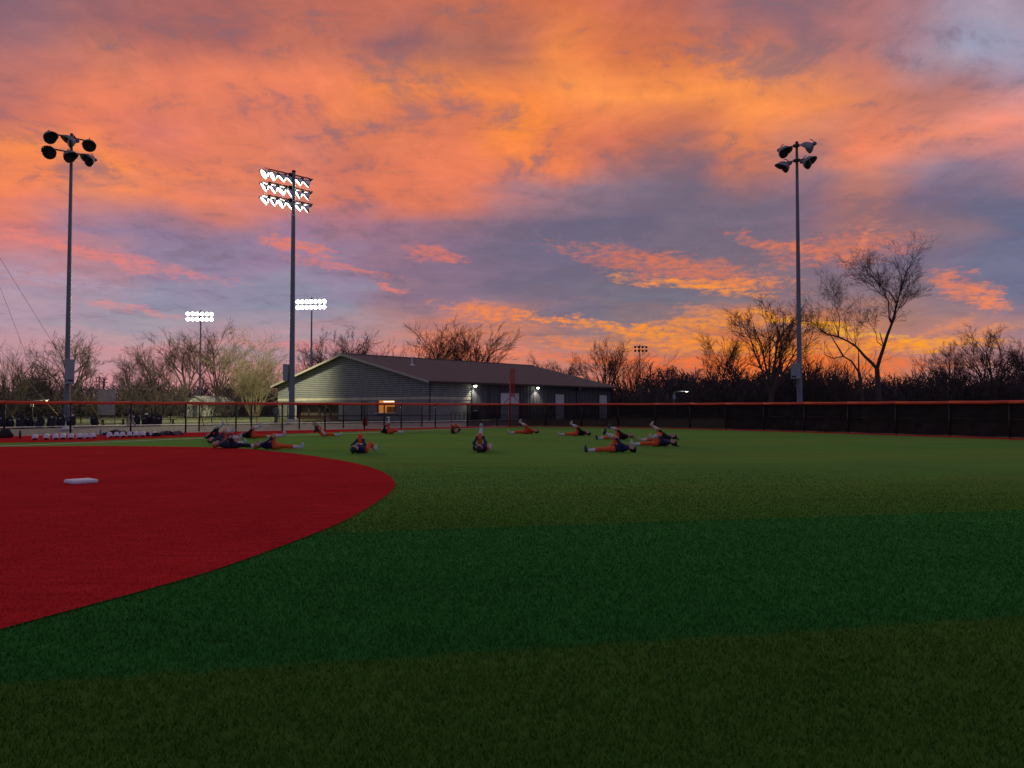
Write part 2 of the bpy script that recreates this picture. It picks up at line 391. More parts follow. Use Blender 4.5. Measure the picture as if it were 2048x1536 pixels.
# ------------------------------------------------------------------ the ground
g = MB(); g.quad((-1500, -600, -0.02), (1500, -600, -0.02), (1500, 2500, -0.02), (-1500, 2500, -0.02))
structure(g.build('ground', m_meadow))
# fence line: foul side from the left up to the pole, then the outfield arc
POLE = Vector((-0.2, 62.1, 0))
FOUL_L = Vector((-44.0, 23.6, 0))
OUT = spline([(-0.2, 62.1, 0), (3.6, 60.9, 0), (10.1, 57.4, 0), (14.2, 53.0, 0), (17.9, 48.0, 0), (21.3, 42.4, 0), (24.4, 36.7, 0), (28.0, 29.0, 0), (31.5, 20.0, 0), (33.5, 8.0, 0), (34.5, -6, 0)], 12)
FOULS = [FOUL_L.lerp(POLE, i / 60) for i in range(61)]
field = FOULS + OUT[1:] + [Vector((34.5, -16, 0)), Vector((-44, -16, 0))]
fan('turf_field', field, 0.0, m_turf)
# warning strip along the fence
def off(px, py): return G(px, py)
inner_l = spline([(-60, 17.0, 0)] + [tuple(off(*p)) for p in [(0, 886), (200, 881), (400, 873.5), (640, 865.5), (860, 858), (1000, 855.2)]] + [(0.6, 60.2, 0)], 12)
outer_l = []
for i, p in enumerate(inner_l):
    t = i / (len(inner_l) - 1); outer_l.append(FOUL_L.lerp(POLE, t) + Vector((0.0, 0.0, 0)))
ribbon('warning_track_foul_side', inner_l, outer_l, 0.004, m_red)
inner_r = []
for i, p in enumerate(OUT):
    q0 = OUT[max(i - 1, 0)]; q1 = OUT[min(i + 1, len(OUT) - 1)]; d = (q1 - q0).normalized(); nrm = Vector((d.y, -d.x, 0))
    inner_r.append(p + nrm * (1.9 if i > 4 else 2.0))
ribbon('warning_track_outfield', inner_r, OUT, 0.008, m_red)
# infield skin
arc_px = [(200, 892.5), (330, 893.5), (430, 895.5), (500, 899), (600, 909), (700, 925), (760, 942), (789, 965), (775, 990), (700, 1037), (600, 1080), (450, 1135), (300, 1180), (0, 1262)]
arc = spline([tuple(G(*p)) for p in [(0, 894)] + arc_px] + [(-4.4, 2.2, 0), (-6.0, -2.0, 0)], 12)
fan('infield_skin', arc + [Vector((-40, -2.0, 0)), Vector((-40, 10, 0)), Vector((-26, 18.0, 0))], 0.012, m_red)
# foul line
fl = [G(*p) for p in [(0, 893), (200, 885.2), (400, 877.4), (700, 867.5), (860, 861), (1012, 853.6)]]
fdir = (fl[1] - fl[0]).normalized(); fl = [fl[0] - fdir * 25] + fl
nl = Vector((0.10, -0.05, 0))
ribbon('foul_line', [p - nl for p in fl], [p + nl for p in fl], 0.016, m_paint)
# behind the fence on the foul side: gravel apron and a pale concrete walk
walk_px = [(0, 858.5), (200, 854.5), (400, 851.3), (600, 848.3), (760, 846), (900, 844.3)]
wk = [G(*p) for p in walk_px]; wk = [wk[0] + (wk[0] - wk[1]) * 1.5] + wk + [Vector((2.0, 92.0, 0))]
wk = spline([tuple(p) for p in wk], 6)
n_w = len(wk)
apron_in = [FOUL_L.lerp(POLE, (i / (n_w - 1)) * 1.0) + Vector((-0.02, 0.03, 0)) for i in range(n_w)]
ribbon('gravel_apron', apron_in, wk, 0.0, m_gravel)
wk2 = [p + Vector((-1.2, 2.6, 0)) for p in wk]
ribbon('concrete_walk', wk, wk2, 0.10, m_conc)
ribbon('walk_kerb_face', [p + Vector((0, 0, 0)) for p in wk], [p + Vector((0.01, -0.02, 0)) for p in wk], 0.05, m_conc)

# ------------------------------------------------------------------ turf fibres near the viewer
def in_poly(X, Y, poly):
    ins = np.zeros(len(X), bool); n = len(poly); j = n - 1
    for i in range(n):
        xi, yi, xj, yj = poly[i].x, poly[i].y, poly[j].x, poly[j].y
        c = ((yi > Y) != (yj > Y)) & (X < (xj - xi) * (Y - yi) / (yj - yi + 1e-12) + xi); ins ^= c; j = i
    return ins
skin_poly = arc + [Vector((-40, -2.0, 0)), Vector((-40, 10, 0)), Vector((-26, 18.0, 0))]
rg = np.random.default_rng(7)
NB = 700000
rr = 1.6 + 20.0 * rg.random(NB) ** 1.6; aa = R(90) + (rg.random(NB) - 0.5) * R(150)
BX, BY = rr * np.cos(aa), rr * np.sin(aa)
bw = 0.0022 + 0.0004 * rr; bh = (0.022 + 0.014 * rg.random(NB)) * np.clip(1.0 - (rr - 5) / 17.0, 0.05, 1)
isred = in_poly(BX, BY, skin_poly)
def blades(sel, h_mul, seed, base_z):
    q = np.random.default_rng(seed); n = int(sel.sum()); x, y, w, h = BX[sel], BY[sel], bw[sel], bh[sel] * h_mul
    th = q.random(n) * 2 * math.pi; lx = (q.random(n) - 0.5) * 1.5 * h; ly = (q.random(n) - 0.5) * 1.5 * h
    cx, sx = np.cos(th) * w, np.sin(th) * w
    V = np.empty((n, 3, 3), np.float32)
    V[:, 0] = np.stack([x - cx, y - sx, np.full(n, base_z)], 1); V[:, 1] = np.stack([x + cx, y + sx, np.full(n, base_z)], 1)
    V[:, 2] = np.stack([x + lx, y + ly, base_z + h], 1)
    return V.reshape(-1, 3), np.arange(n * 3).reshape(-1, 3)
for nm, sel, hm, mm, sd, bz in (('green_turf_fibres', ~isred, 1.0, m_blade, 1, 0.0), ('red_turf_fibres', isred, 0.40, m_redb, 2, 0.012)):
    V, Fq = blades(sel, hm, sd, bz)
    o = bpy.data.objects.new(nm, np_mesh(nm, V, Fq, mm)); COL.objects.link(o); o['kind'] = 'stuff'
    o['label'] = 'short green artificial turf fibres on the near outfield' if not hm < 1 else 'short red artificial turf fibres on the infield skin'

# ------------------------------------------------------------------ materials for built things
m_post = mat('black_fence_steel', (0.012, 0.012, 0.013), 0.5, 0.3)
m_cap = mat('orange_fence_cap', (0.80, 0.10, 0.035), 0.45, 0.15, 2.0)
m_galv = mat('galvanised_steel', (0.19, 0.22, 0.26), 0.55, 0.15, 1.5, metal=0.2)
m_galvbox = mat('painted_grey_cabinet', (0.30, 0.33, 0.36), 0.5, 0.1, 2.0)
m_black = mat('black_plastic', (0.012, 0.012, 0.014), 0.6, 0.4)
m_white = mat('white_paint', (0.72, 0.72, 0.72), 0.5, 0.08)
m_rust = mat('dark_brown_steel', (0.045, 0.022, 0.016), 0.6, 0.3)
m_orange = mat('orange_paint', (0.50, 0.07, 0.015), 0.55, 0.2)
m_yellow = mat('yellow_plastic', (0.55, 0.36, 0.04), 0.5, 0.15)
m_lamp = mat('lit_floodlight_glass', (0.9, 0.9, 0.85), 0.3, 0.02, emit=(1.0, 0.97, 0.82), estr=14.0)
m_refl = mat('floodlight_reflector', (0.30, 0.31, 0.32), 0.4, 0.2, metal=0.5)
m_reflin = mat('floodlight_bowl_inside', (0.75, 0.76, 0.74), 0.25, 0.05, metal=0.7)
m_darkglass = mat('unlit_floodlight_glass', (0.02, 0.022, 0.026), 0.12, 0.2)
m_wood = mat('weathered_timber', (0.16, 0.11, 0.07), 0.8, 0.4, 4, bump=0.3)

def sheet_alpha(name, col, solid, pitch=None, wire=0.1, rough=0.8, fold=0.0):
    """woven or wire sheet: solid = share of the light it stops; with pitch a real diamond mesh"""
    m, n, bs = new_mat(name); tr = n.node('ShaderNodeBsdfTransparent'); mx = n.node('ShaderNodeMixShader')
    tc = n.node('ShaderNodeTexCoord').outputs['Object']; x, y, z = n.sep(tc)
    f = n.noise(tc, 2.2, 5, 0.6); c = np.array(col)
    n.put(bs.inputs['Base Color'], n.ramp(f, [(0.3, c * 0.7), (0.7, c * 1.35)])); bs.inputs['Roughness'].default_value = rough
    bs.inputs['Specular IOR Level'].default_value = 0.2
    if pitch:
        a = n.m('FRACT', n.m('DIVIDE', n.m('ADD', x, z), pitch)); b = n.m('FRACT', n.m('DIVIDE', n.m('SUBTRACT', x, z), pitch))
        al = n.m('MAXIMUM', n.m('LESS_THAN', a, wire), n.m('LESS_THAN', b, wire))
    else:
        al = n.m('ADD', solid - 0.12, n.m('MULTIPLY', n.noise(n.v('MULTIPLY', tc, (1.0, 1.0, 2.5)), 1.6, 5, 0.6), 0.24), clamp=True)
    n.put(mx.inputs[0], al); n.l.new(tr.outputs[0], mx.inputs[1]); n.l.new(bs.outputs[0], mx.inputs[2])
    out = [q for q in n.n if q.type == 'OUTPUT_MATERIAL'][0]; n.l.new(mx.outputs[0], out.inputs[0])
    return m
m_link = sheet_alpha('chain_link_wire', (0.015, 0.015, 0.016), 0.2, pitch=0.075, wire=0.085)
m_screen = sheet_alpha('dense_black_windscreen', (0.026, 0.025, 0.023), 0.97)
m_thin = sheet_alpha('thin_black_windscreen', (0.022, 0.020, 0.019), 0.8)
m_net = sheet_alpha('cream_netting', (0.50, 0.48, 0.38), 0.8)

# ------------------------------------------------------------------ fences
FH = 1.80
def make_post_mesh(h, r):
    b = MB(); b.tube([(0, 0, 0), (0, 0, h)], r, 8); b.lathe([(r * 1.25, h - 0.02), (r * 1.2, h + 0.03), (r * 0.4, h + 0.06)], 8); b.lathe([(r * 1.7, 0), (r * 1.5, 0.03), (r, 0.05)], 8)
    return b.mesh('post', m_post, True)
post_me = make_post_mesh(1.72, 0.05); post_tall = make_post_mesh(2.05, 0.07)
def cut(path, step):                        # points every step metres along a path
    out = [path[0].copy()]; acc = 0.0
    for a, b in zip(path, path[1:]):
        L = (b - a).length; t = step - acc
        while t <= L: out.append(a.lerp(b, t / L)); t += step
        acc = (acc + L) % step if L else acc
    return out
def wavy_sheet(name, L, h, mt, amp, seed, nx=14, nz=8, gap=0.05):
    rq = random.Random(seed); ph = [rq.random() * 6 for _ in range(6)]; b = MB(); vs = []
    for k in range(nz + 1):
        for i in range(nx + 1):
            x = L * i / nx; z = gap + (h - gap) * k / nz
            y = amp * (math.sin(x * 2.1 + z * 1.7 + ph[0]) + 0.6 * math.sin(x * 4.3 - z * 3.1 + ph[1]) + 0.4 * math.sin(z * 9 + x * 1.3 + ph[2])) * math.sin(math.pi * i / nx) ** 0.5
            sag = -0.03 * math.sin(math.pi * i / nx) * (1 - k / nz)
            vs.append((x, y, z + sag))
    W = nx + 1
    b.add(vs, [(k * W + i, k * W + i + 1, (k + 1) * W + i + 1, (k + 1) * W + i) for k in range(nz) for i in range(nx)])
    return b.mesh(name, mt, True)
def fence(name, pts, label, screens=None, cap=True, tall=(), rail=True, h=1.72):
    root = empty(name, pts[0]); tag(root, label, 'fence'); o0 = pts[0]; link_cache = {}
    for i, p in enumerate(pts):
        part('post', post_tall if i in tall else post_me, root, p - o0)
    for i, (a, b) in enumerate(zip(pts, pts[1:])):
        d = b - a; L = d.length; rz = math.atan2(d.y, d.x); nrm = Vector((-d.y, d.x, 0)).normalized()
        key = round(L, 2)
        if key not in link_cache:
            q = MB(); q.quad((0.03, 0, 0.05), (L - 0.03, 0, 0.05), (L - 0.03, 0, h - 0.02), (0.03, 0, h - 0.02)); link_cache[key] = q.mesh('wire_mesh', m_link)
        part('wire_mesh', link_cache[key], root, a - o0 + nrm * 0.03, (0, 0, rz))
        q = MB(); q.tube([(0, 0, h - 0.03), (L, 0, h - 0.03)], 0.022, 6); part('top_rail', q.mesh('top_rail', m_post, True), root, a - o0, (0, 0, rz))
        if rail:
            q = MB(); q.tube([(0, 0, 0.9), (L, 0, 0.9)], 0.018, 6); part('mid_rail', q.mesh('mid_rail', m_post, True), root, a - o0, (0, 0, rz))
        if cap:
            rj = random.Random(i * 3 + int(o0.x)); q = MB(); q.tube([(0.004, 0, h + 0.02 + rj.uniform(-.012, .012)), (L * 0.3, 0, h + 0.008 + rj.uniform(-.012, .012)), (L * 0.65, 0, h + 0.004), (L - 0.004, 0, h + 0.02 + rj.uniform(-.012, .012))], 0.086, 10)
            part('cap', q.mesh('cap', m_cap, True), root, a - o0, (0, 0, rz))
        if screens and screens[i]:
            mt, amp = (m_screen, 0.05) if screens[i] == 2 else (m_thin, 0.05)
            part('windscreen', wavy_sheet('windscreen', L, h - 0.03, mt, amp, i * 7 + 3), root, a - o0 - nrm * -0.10, (0, 0, rz))
    return root
foul_pts = cut([FOUL_L, POLE], 3.0)
if (foul_pts[-1] - POLE).length > 1.0: foul_pts.append(POLE.copy())
else: foul_pts[-1] = POLE.copy()
# from the first screened bay on, a thin windscreen hangs on the wire
def px_of(p): return 1024 + F * p.x / p.y
fs = [1 if px_of(a) > 925 else 0 for a in foul_pts[:-1]]
tl = [i for i, p in enumerate(foul_pts) if p.y > 30 and 480 < px_of(p) < 545]
fence('foul_side_fence', foul_pts, 'black chain link fence with orange top cap running to the orange foul pole', fs, tall=tl)
out_pts = cut(OUT, 3.0)
os_ = [2 if px_of(a) > 1400 or a.y < 30 else 1 for a in out_pts[:-1]]
fence('outfield_fence', out_pts, 'outfield fence hung with dark windscreen under an orange cap', os_)
# bullpen fence a few metres behind the foul side fence
fn = Vector((-(POLE - FOUL_L).y, (POLE - FOUL_L).x, 0)).normalized()
b0, b1 = G(398, 861.5), G(905, 852.0)
bp = cut([b0, b0.lerp(b1, 1.0)], 3.4)
fence('bullpen_fence', bp, 'plain black chain link bullpen fence behind the capped foul side fence', None, cap=False)
far0, far1 = G(-40, 848), G(600, 842)
fence('far_fence', cut([far0, far1], 4.0), 'distant black chain link fence beyond the concrete walk, in front of the grass', None, cap=False)

# ------------------------------------------------------------------ foul pole
fp = tag(empty('foul_pole', POLE + Vector((0.05, -0.25, 0))), 'orange foul pole with narrow mesh wing at the fence corner', 'foul pole')
b = MB(); b.tube([(0, 0, 0), (0, 0, 4.62)], 0.055, 10); b.build('pole', m_orange, fp, True)
b = MB(); b.tube([(0.36, 0, 2.35), (0.36, 0, 4.6)], 0.025, 6); b.tube([(0, 0, 4.58), (0.36, 0, 4.58)], 0.022, 6); b.tube([(0, 0, 2.37), (0.36, 0, 2.37)], 0.022, 6)
for z in (2.9, 3.45, 4.0): b.tube([(0, 0, z), (0.36, 0, z)], 0.015, 6)
wf = b.build('wing_frame', m_orange, fp, True)
b = MB(); b.quad((0.03, 0.005, 2.38), (0.35, 0.005, 2.38), (0.35, 0.005, 4.57), (0.03, 0.005, 4.57)); b.build('wing_mesh', sheet_alpha('orange_wing_mesh', (0.40, 0.06, 0.02), 0.62), fp)
for s in (-1, 1):
    b = MB(); b.tube([(0.18 + s * 0.1, 0.05, 2.36), (0.18 + s * 0.75, 0.3, 1.75), (0.18 + s * 1.35, 0.6, 1.2)], 0.03, 6); b.build('brace', m_orange, fp, True)

# ------------------------------------------------------------------ practice building
def brick_mat(name, c1, c2, mortar, bw, bh, msize, bumpy=0.4):
    m, n, bs = new_mat(name)
    tc = n.node('ShaderNodeTexCoord').outputs['Object']; x, y, z = n.sep(tc)
    v = n.xyz(n.m('ADD', x, y), z, 0.0)
    br = n.node('ShaderNodeTexBrick'); n.put(br.inputs['Vector'], v); br.inputs['Scale'].default_value = 1.0
    br.inputs['Brick Width'].default_value = bw; br.inputs['Row Height'].default_value = bh; br.inputs['Mortar Size'].default_value = msize
    br.inputs['Color1'].default_value = tuple(c1) + (1,); br.inputs['Color2'].default_value = tuple(c2) + (1,); br.inputs['Mortar'].default_value = tuple(mortar) + (1,)
    ns = n.noise(tc, 1.3, 5, 0.6); col = n.v('MULTIPLY', br.outputs['Color'], n.vscale((1, 1, 1), n.m('ADD', 0.6, n.m('MULTIPLY', ns, 0.8))))
    n.put(bs.inputs['Base Color'], col); bs.inputs['Roughness'].default_value = 0.9
    bp_ = n.node('ShaderNodeBump'); bp_.inputs['Strength'].default_value = bumpy; bp_.inputs['Distance'].default_value = 0.03
    n.put(bp_.inputs['Height'], n.m('SUBTRACT', n.noise(tc, 9.0, 4, 0.6), n.m('MULTIPLY', br.outputs['Fac'], 1.2))); n.put(bs.inputs['Normal'], bp_.outputs[0])
    return m
m_block = brick_mat('dark_split_face_block', (0.12, 0.13, 0.14), (0.085, 0.095, 0.105), (0.40, 0.40, 0.38), 0.44, 0.24, 0.034)
m_blocklow = brick_mat('light_split_face_block', (0.27, 0.27, 0.25), (0.23, 0.23, 0.22), (0.34, 0.34, 0.32), 0.41, 0.22, 0.018)
m_band = brick_mat('cream_band_block', (0.56, 0.53, 0.40), (0.52, 0.49, 0.37), (0.48, 0.46, 0.36), 0.41, 0.25, 0.008)
m_shingle = brick_mat('brown_shingle_roof', (0.145, 0.125, 0.112), (0.125, 0.108, 0.097), (0.09, 0.075, 0.07), 0.3, 0.14, 0.012, 0.3)
m_fascia = mat('cream_fascia', (0.42, 0.39, 0.33), 0.6, 0.15)
m_darkfascia = mat('dark_brown_fascia', (0.06, 0.035, 0.03), 0.6, 0.2)
m_siding = mat('dark_metal_siding', (0.085, 0.085, 0.105), 0.6, 0.15, 0.6)
m_door = mat('white_roller_door', (0.62, 0.62, 0.68), 0.55, 0.06)
m_greydoor = mat('grey_steel_door', (0.16, 0.165, 0.16), 0.5, 0.1)
m_room = mat('glowing_snack_room', (0.55, 0.30, 0.10), 0.8, 0.1, emit=(1.0, 0.42, 0.08), estr=0.28)
m_tube = mat('fluorescent_tube', (0.9, 0.9, 0.9), 0.4, 0.01, emit=(1.0, 0.92, 0.75), estr=3.0)

GW, BL, EH, RH = 30.5, 34.8, 4.45, 7.95       # gable width, length, eave height, ridge height
BC = Vector((-9.06, 84.0, 0)); BR = R(-42)
bd = tag(empty('practice_building', BC, BR), 'long grey block building with brown gable roof behind the foul pole', 'building')
MX = -GW / 2
def slope_z(x): return EH + (RH - EH) * (1 - abs(x - MX) / (GW / 2))
def wall_strip(name, x0, x1, z0, z1, mt, y=0.0, gable=False, thick=0.25):
    b = MB()
    if gable: prof = [(x0, z0), (x1, z0), (x1, slope_z(x1)), (MX, RH), (x0, slope_z(x0))]
    else: prof = [(x0, z0), (x1, z0), (x1, z1), (x0, z1)]
    n = len(prof); vs = [(x, y, z) for x, z in prof] + [(x, y + thick, z) for x, z in prof]
    b.add(vs, [tuple(range(n)), tuple(range(2 * n - 1, n - 1, -1))] + [(i, (i + 1) % n, n + (i + 1) % n, n + i) for i in range(n)])
    return b.build(name, mt, bd)
Z1, Z2 = 2.40, 2.70
# gable end, built round its openings
WIN = (-9.0, -5.7, 0.90, 2.32); DOOR = (-12.1, -10.8, 0.0, 2.22); BAY = (-26.3, -16.6, 0.0, 2.10)
wall_strip('gable_wall', -GW, 0, Z2, RH, m_block, gable=True)
wall_strip('cream_band', -GW, 0.03, Z1, Z2, m_band, y=-0.03, thick=0.3)
for x0, x1 in ((-GW, BAY[0]), (BAY[1], DOOR[0]), (DOOR[1], WIN[0]), (WIN[1], 0)):
    wall_strip('lower_wall', x0, x1, 0, Z1, m_blocklow)
for o_ in (BAY, DOOR, WIN): wall_strip('lintel', o_[0], o_[1], o_[3], Z1, m_blocklow)
wall_strip('lower_wall', WIN[0], WIN[1], 0, WIN[2], m_blocklow)
# snack window: recess with room light put in as wall glow, plus counter, shutter box and tube
w = empty('snack_window'); w.parent = bd
b = MB()
x0, x1, z0, z1 = WIN; dpt = 1.6
b.quad((x0, dpt, z0), (x1, dpt, z0), (x1, dpt, z1), (x0, dpt, z1)); b.quad((x0, 0.2, z0), (x0, dpt, z0), (x0, dpt, z1), (x0, 0.2, z1)); b.quad((x1, 0.2, z0), (x1, dpt, z0), (x1, dpt, z1), (x1, 0.2, z1))
b.quad((x0, 0.2, z1), (x1, 0.2, z1), (x1, dpt, z1), (x0, dpt, z1)); b.quad((x0, 0.2, z0), (x1, 0.2, z0), (x1, dpt, z0), (x0, dpt, z0))
b.build('interior', m_room, w)
b = MB(); b.box(((x0 + x1) / 2, -0.08, z0 - 0.04), (x1 - x0 + 0.2, 0.5, 0.08)); b.build('counter', m_conc, w, bevel=0.01)
b = MB(); b.box((x0 + 1.0, 0.9, z1 - 0.12), (1.7, 0.12, 0.08)); b.build('ceiling_tube', m_tube, w)
for xx in (x0 + 0.02, x1 - 0.02):
    b = MB(); b.box((xx, 0.08, (z0 + z1) / 2), (0.08, 0.2, z1 - z0)); b.build('jamb', m_darkfascia, w)
for xx in (x0 + 0.45, x0 + 1.3, x0 + 2.4):                                  # things on the back shelf
    b = MB(); b.box((xx, dpt - 0.2, z0 + 0.35), (0.5, 0.3, 0.7)); b.build('back_shelf', m_wood, w)
dr = empty('door'); dr.parent = bd
b = MB(); b.box(((DOOR[0] + DOOR[1]) / 2, 0.12, 1.11), (1.18, 0.06, 2.18)); b.build('leaf', m_greydoor, dr)
b = MB()
for xx in (DOOR[0] + 0.03, DOOR[1] - 0.03): b.box((xx, 0.1, 1.11), (0.06, 0.24, 2.22))
b.build('frame', m_darkfascia, dr)
b = MB(); b.tube([(DOOR[1] - 0.2, 0.02, 1.0), (DOOR[1] - 0.2, 0.09, 1.0)], 0.04, 8); b.build('handle', m_galv, dr)
# wide dark bay with a ribbed roller shutter
by = empty('roller_bay'); by.parent = bd
b = MB(); b.box(((BAY[0] + BAY[1]) / 2, 0.9, 1.05), (BAY[1] - BAY[0], 0.05, 2.1)); b.build('shutter', mat('brown_bay_wall', (0.10, 0.085, 0.07), 0.8, 0.3), by)
for k in range(3):
    b = MB(); b.box((BAY[0] + 2.4 * (k + 1), 0.5, 1.05), (0.16, 0.2, 2.1)); b.build('bay_post', m_rust, by)
b = MB(); b.box(((BAY[0] + BAY[1]) / 2, 0.6, 0.25), (BAY[1] - BAY[0] - 0.4, 0.5, 0.5)); b.build('bench', m_rust, by)
# long side
def side_strip(name, y0, y1, z0, z1, mt, x=0.0, thick=0.25):
    b = MB(); b.box((x - thick / 2, (y0 + y1) / 2, (z0 + z1) / 2), (thick, y1 - y0, z1 - z0)); return b.build(name, mt, bd)
YB = 6.5
side_strip('side_block_wall', 0.26, YB, Z2, EH, m_block); side_strip('side_cream_band', 0.28, YB, Z1, Z2, m_band, 0.03, 0.3); side_strip('side_lower_wall', 0.26, YB, 0, Z1, m_blocklow)
DOORS = [(11.4, 15.0), (21.9, 24.0), (31.7, 33.8)]; edges = [YB]
for d in DOORS: edges += [d[0], d[1]]
edges.append(BL)
for i in range(0, len(edges), 2): side_strip('siding_panel', edges[i] + (0.004 if i == 0 else 0), edges[i + 1], 0, 3.3, m_siding, -0.03)
side_strip('siding_panel', YB + 0.004, BL, 3.3, EH, m_siding, -0.03)
rib = MB(); rib.box((0, 0, (EH) / 2), (0.05, 0.06, EH - 0.05)); rib_me = rib.mesh('siding_rib', m_siding)
rib2 = MB(); rib2.box((0, 0, 3.87), (0.05, 0.06, 1.1)); rib2_me = rib2.mesh('siding_rib', m_siding)
yy = YB + 0.3
while yy < BL:
    ins = any(d[0] - 0.05 < yy < d[1] + 0.05 for d in DOORS)
    part('siding_rib', rib2_me if ins else rib_me, bd, (0.0, yy, 0)); yy += 0.6
for d in DOORS:
    r_ = empty('roller_door'); r_.parent = bd
    z = 0.0
    sl = MB(); sl.box((0, 0, 0.22), (0.05, d[1] - d[0], 0.425)); sl_me = sl.mesh('slat', m_door)
    for k in range(8):
        part('slat', sl_me, r_, (-0.10 + 0.004 * (k % 2), (d[0] + d[1]) / 2, k * 0.43 * 0.955))
    b = MB()
    for q in (d[0], d[1]): b.box((-0.02, q, 1.65), (0.14, 0.1, 3.3))
    b.box((-0.02, (d[0] + d[1]) / 2, 3.34), (0.14, d[1] - d[0] + 0.2, 0.1)); b.build('frame', m_darkfascia, r_)
    b = MB(); b.box((-0.06, (d[0] + d[1]) / 2, 0.9), (0.06, 0.3, 0.05)); b.build('handle', m_black, r_)
b = MB(); b.tube([(0.08, YB + 3.0, 0), (0.08, YB + 3.0, EH)], 0.05, 6); b.build('downspout', m_darkfascia, bd)
for q in (0.1, YB, 26.5, BL - 0.1):
    b = MB(); b.tube([(0.06, q, 0.0), (0.06, q, EH)], 0.05, 6); b.build('downspout', m_black, bd)
# back walls so that the house closes
b = MB(); b.box((-GW + 0.125, BL / 2 + 0.13, EH / 2), (0.25, BL - 0.3, EH)); b.build('rear_wall', m_siding, bd)
b = MB(); prof = [(-GW, 0), (0, 0), (0, EH), (MX, RH), (-GW, EH)]; n = 5
b.add([(x, BL, z) for x, z in prof] + [(x, BL - 0.2, z) for x, z in prof], [tuple(range(5)), tuple(range(9, 4, -1))] + [(i, (i + 1) % n, n + (i + 1) % n, n + i) for i in range(n)]); b.build('rear_gable', m_siding, bd)
# roof
OV, OVG = 0.75, 0.7; sl_ = (RH - EH) / (GW / 2)
def roof_side(s):
    b = MB(); xe = MX + s * (GW / 2 + OV); ze = EH - OV * sl_ + 0.12; zr = RH + 0.12; t = 0.16
    vs = [(MX, -OVG, zr), (MX, BL + OVG, zr), (xe, BL + OVG, ze), (xe, -OVG, ze)]
    vs += [(x, y, z - t) for x, y, z in vs]
    b.add(vs, [(0, 1, 2, 3), (7, 6, 5, 4), (0, 4, 5, 1), (1, 5, 6, 2), (2, 6, 7, 3), (3, 7, 4, 0)])
    return b.build('roof_slope', m_shingle, bd)
rs = roof_side(1); roof_side(-1)
for s in (-1, 1):
    xe = MX + s * (GW / 2 + OV); ze = EH - OV * sl_ + 0.12
    for yv in (-OVG - 0.03, BL + OVG + 0.03):
        b = MB()
        vs = [(MX, yv - 0.02, RH + 0.14), (xe, yv - 0.02, ze + 0.02), (xe, yv - 0.02, ze - 0.24), (MX, yv - 0.02, RH - 0.12)]
        vs += [(x, yv + 0.02, z) for x, _, z in vs]
        b.add(vs, [(0, 1, 2, 3), (7, 6, 5, 4), (0, 4, 5, 1), (1, 5, 6, 2), (2, 6, 7, 3), (3, 7, 4, 0)])
        b.build('rake_board', m_fascia, bd)
    b = MB(); b.box((xe + s * 0.06, BL / 2, ze - 0.12), (0.12, BL + 2 * OVG, 0.2)); b.build('gutter', m_darkfascia, bd)
    b = MB(); xm = MX + s * (GW / 2 + OV / 2); b.box((xm, BL / 2, ze - 0.2), (OV - 0.05, BL + 1.0, 0.03)); b.build('soffit', m_darkfascia, bd)
b = MB(); b.tube([(MX, -OVG, RH + 0.14), (MX, BL + OVG, RH + 0.14)], 0.09, 6); b.build('ridge_cap', m_shingle, bd)
vx, vy = MX + 6.0, 5.5; vz = RH - 6.0 * sl_
b = MB(); b.tube([(vx, vy, vz), (vx, vy, vz + 1.2)], 0.07, 8); b.build('vent_pipe', m_white, rs)
b = MB(); b.lathe([(0.32, vz + 0.02), (0.26, vz + 0.2), (0.09, vz + 0.3)], 10, (vx, vy, 0)); b.build('vent_flashing', m_white, rs)
# wall lights on the long side: two lit, one dark
m_wl = mat('lit_wall_light', (0.9, 0.9, 0.85), 0.4, 0.02, emit=(1.0, 0.97, 0.75), estr=22.0)
for yv, lit in ((6.75, 1), (18.0, 1), (26.7, 0)):
    q = empty('wall_light'); q.parent = bd
    b = MB(); b.box((0.06, yv, 4.0), (0.12, 0.22, 0.3)); b.tube([(0.1, yv, 4.05), (0.4, yv, 4.1)], 0.03, 6); b.build('arm', m_black, q)
    b = MB(); b.lathe([(0.05, 0.14), (0.17, 0.08), (0.2, 0.0)], 12, (0.42, yv, 4.02)); b.build('shade', m_galvbox, q, True)
    b = MB(); b.lathe([(0.17, 0.0), (0.16, -0.08), (0.09, -0.14), (0.02, -0.16)], 12, (0.42, yv, 4.02)); b.build('bulb', m_wl if lit else m_galvbox, q, True)
    if lit:
        ld = bpy.data.lights.new('wall_lamp', 'SPOT'); ld.energy = 260; ld.color = (1.0, 0.95, 0.7); ld.spot_size = R(110); ld.spot_blend = 0.7; ld.shadow_soft_size = 0.12
        lo = bpy.data.objects.new('wall_lamp', ld); COL.objects.link(lo); lo.parent = q; lo.location = (0.44, yv, 3.82); lo.rotation_euler = (0, R(10), 0)
# racks and bin beside the block wall
def local(x, y, z=0): return BC + Matrix.Rotation(BR, 3, 'Z') @ Vector((x, y, z))
rk = tag(empty('bat_rack', local(1.2, 3.6), BR), 'low black tube rack standing against the block wall beside the dark bin', 'rack')
for k in range(5):
    b = MB(); b.tube([(0, -1.4 + k * 0.7, 0), (0, -1.4 + k * 0.7, 0.9), (0.1, -1.2 + k * 0.7, 1.0), (0.1, -1.0 + k * 0.7, 0.9), (0.1, -1.0 + k * 0.7, 0)], 0.03, 6); b.build('hoop', m_black, rk)
b = MB(); b.tube([(0.05, -1.5, 0.1), (0.05, 1.9, 0.1)], 0.03, 6); b.build('base_bar', m_black, rk)
bn = tag(empty('dark_bin', local(1.3, 5.9), BR), 'tall black bin at the end of the block wall under the first wall light', 'bin')
b = MB(); b.lathe([(0.36, 0), (0.42, 0.9), (0.44, 1.0)], 14); b.build('body', m_black, bn, True)
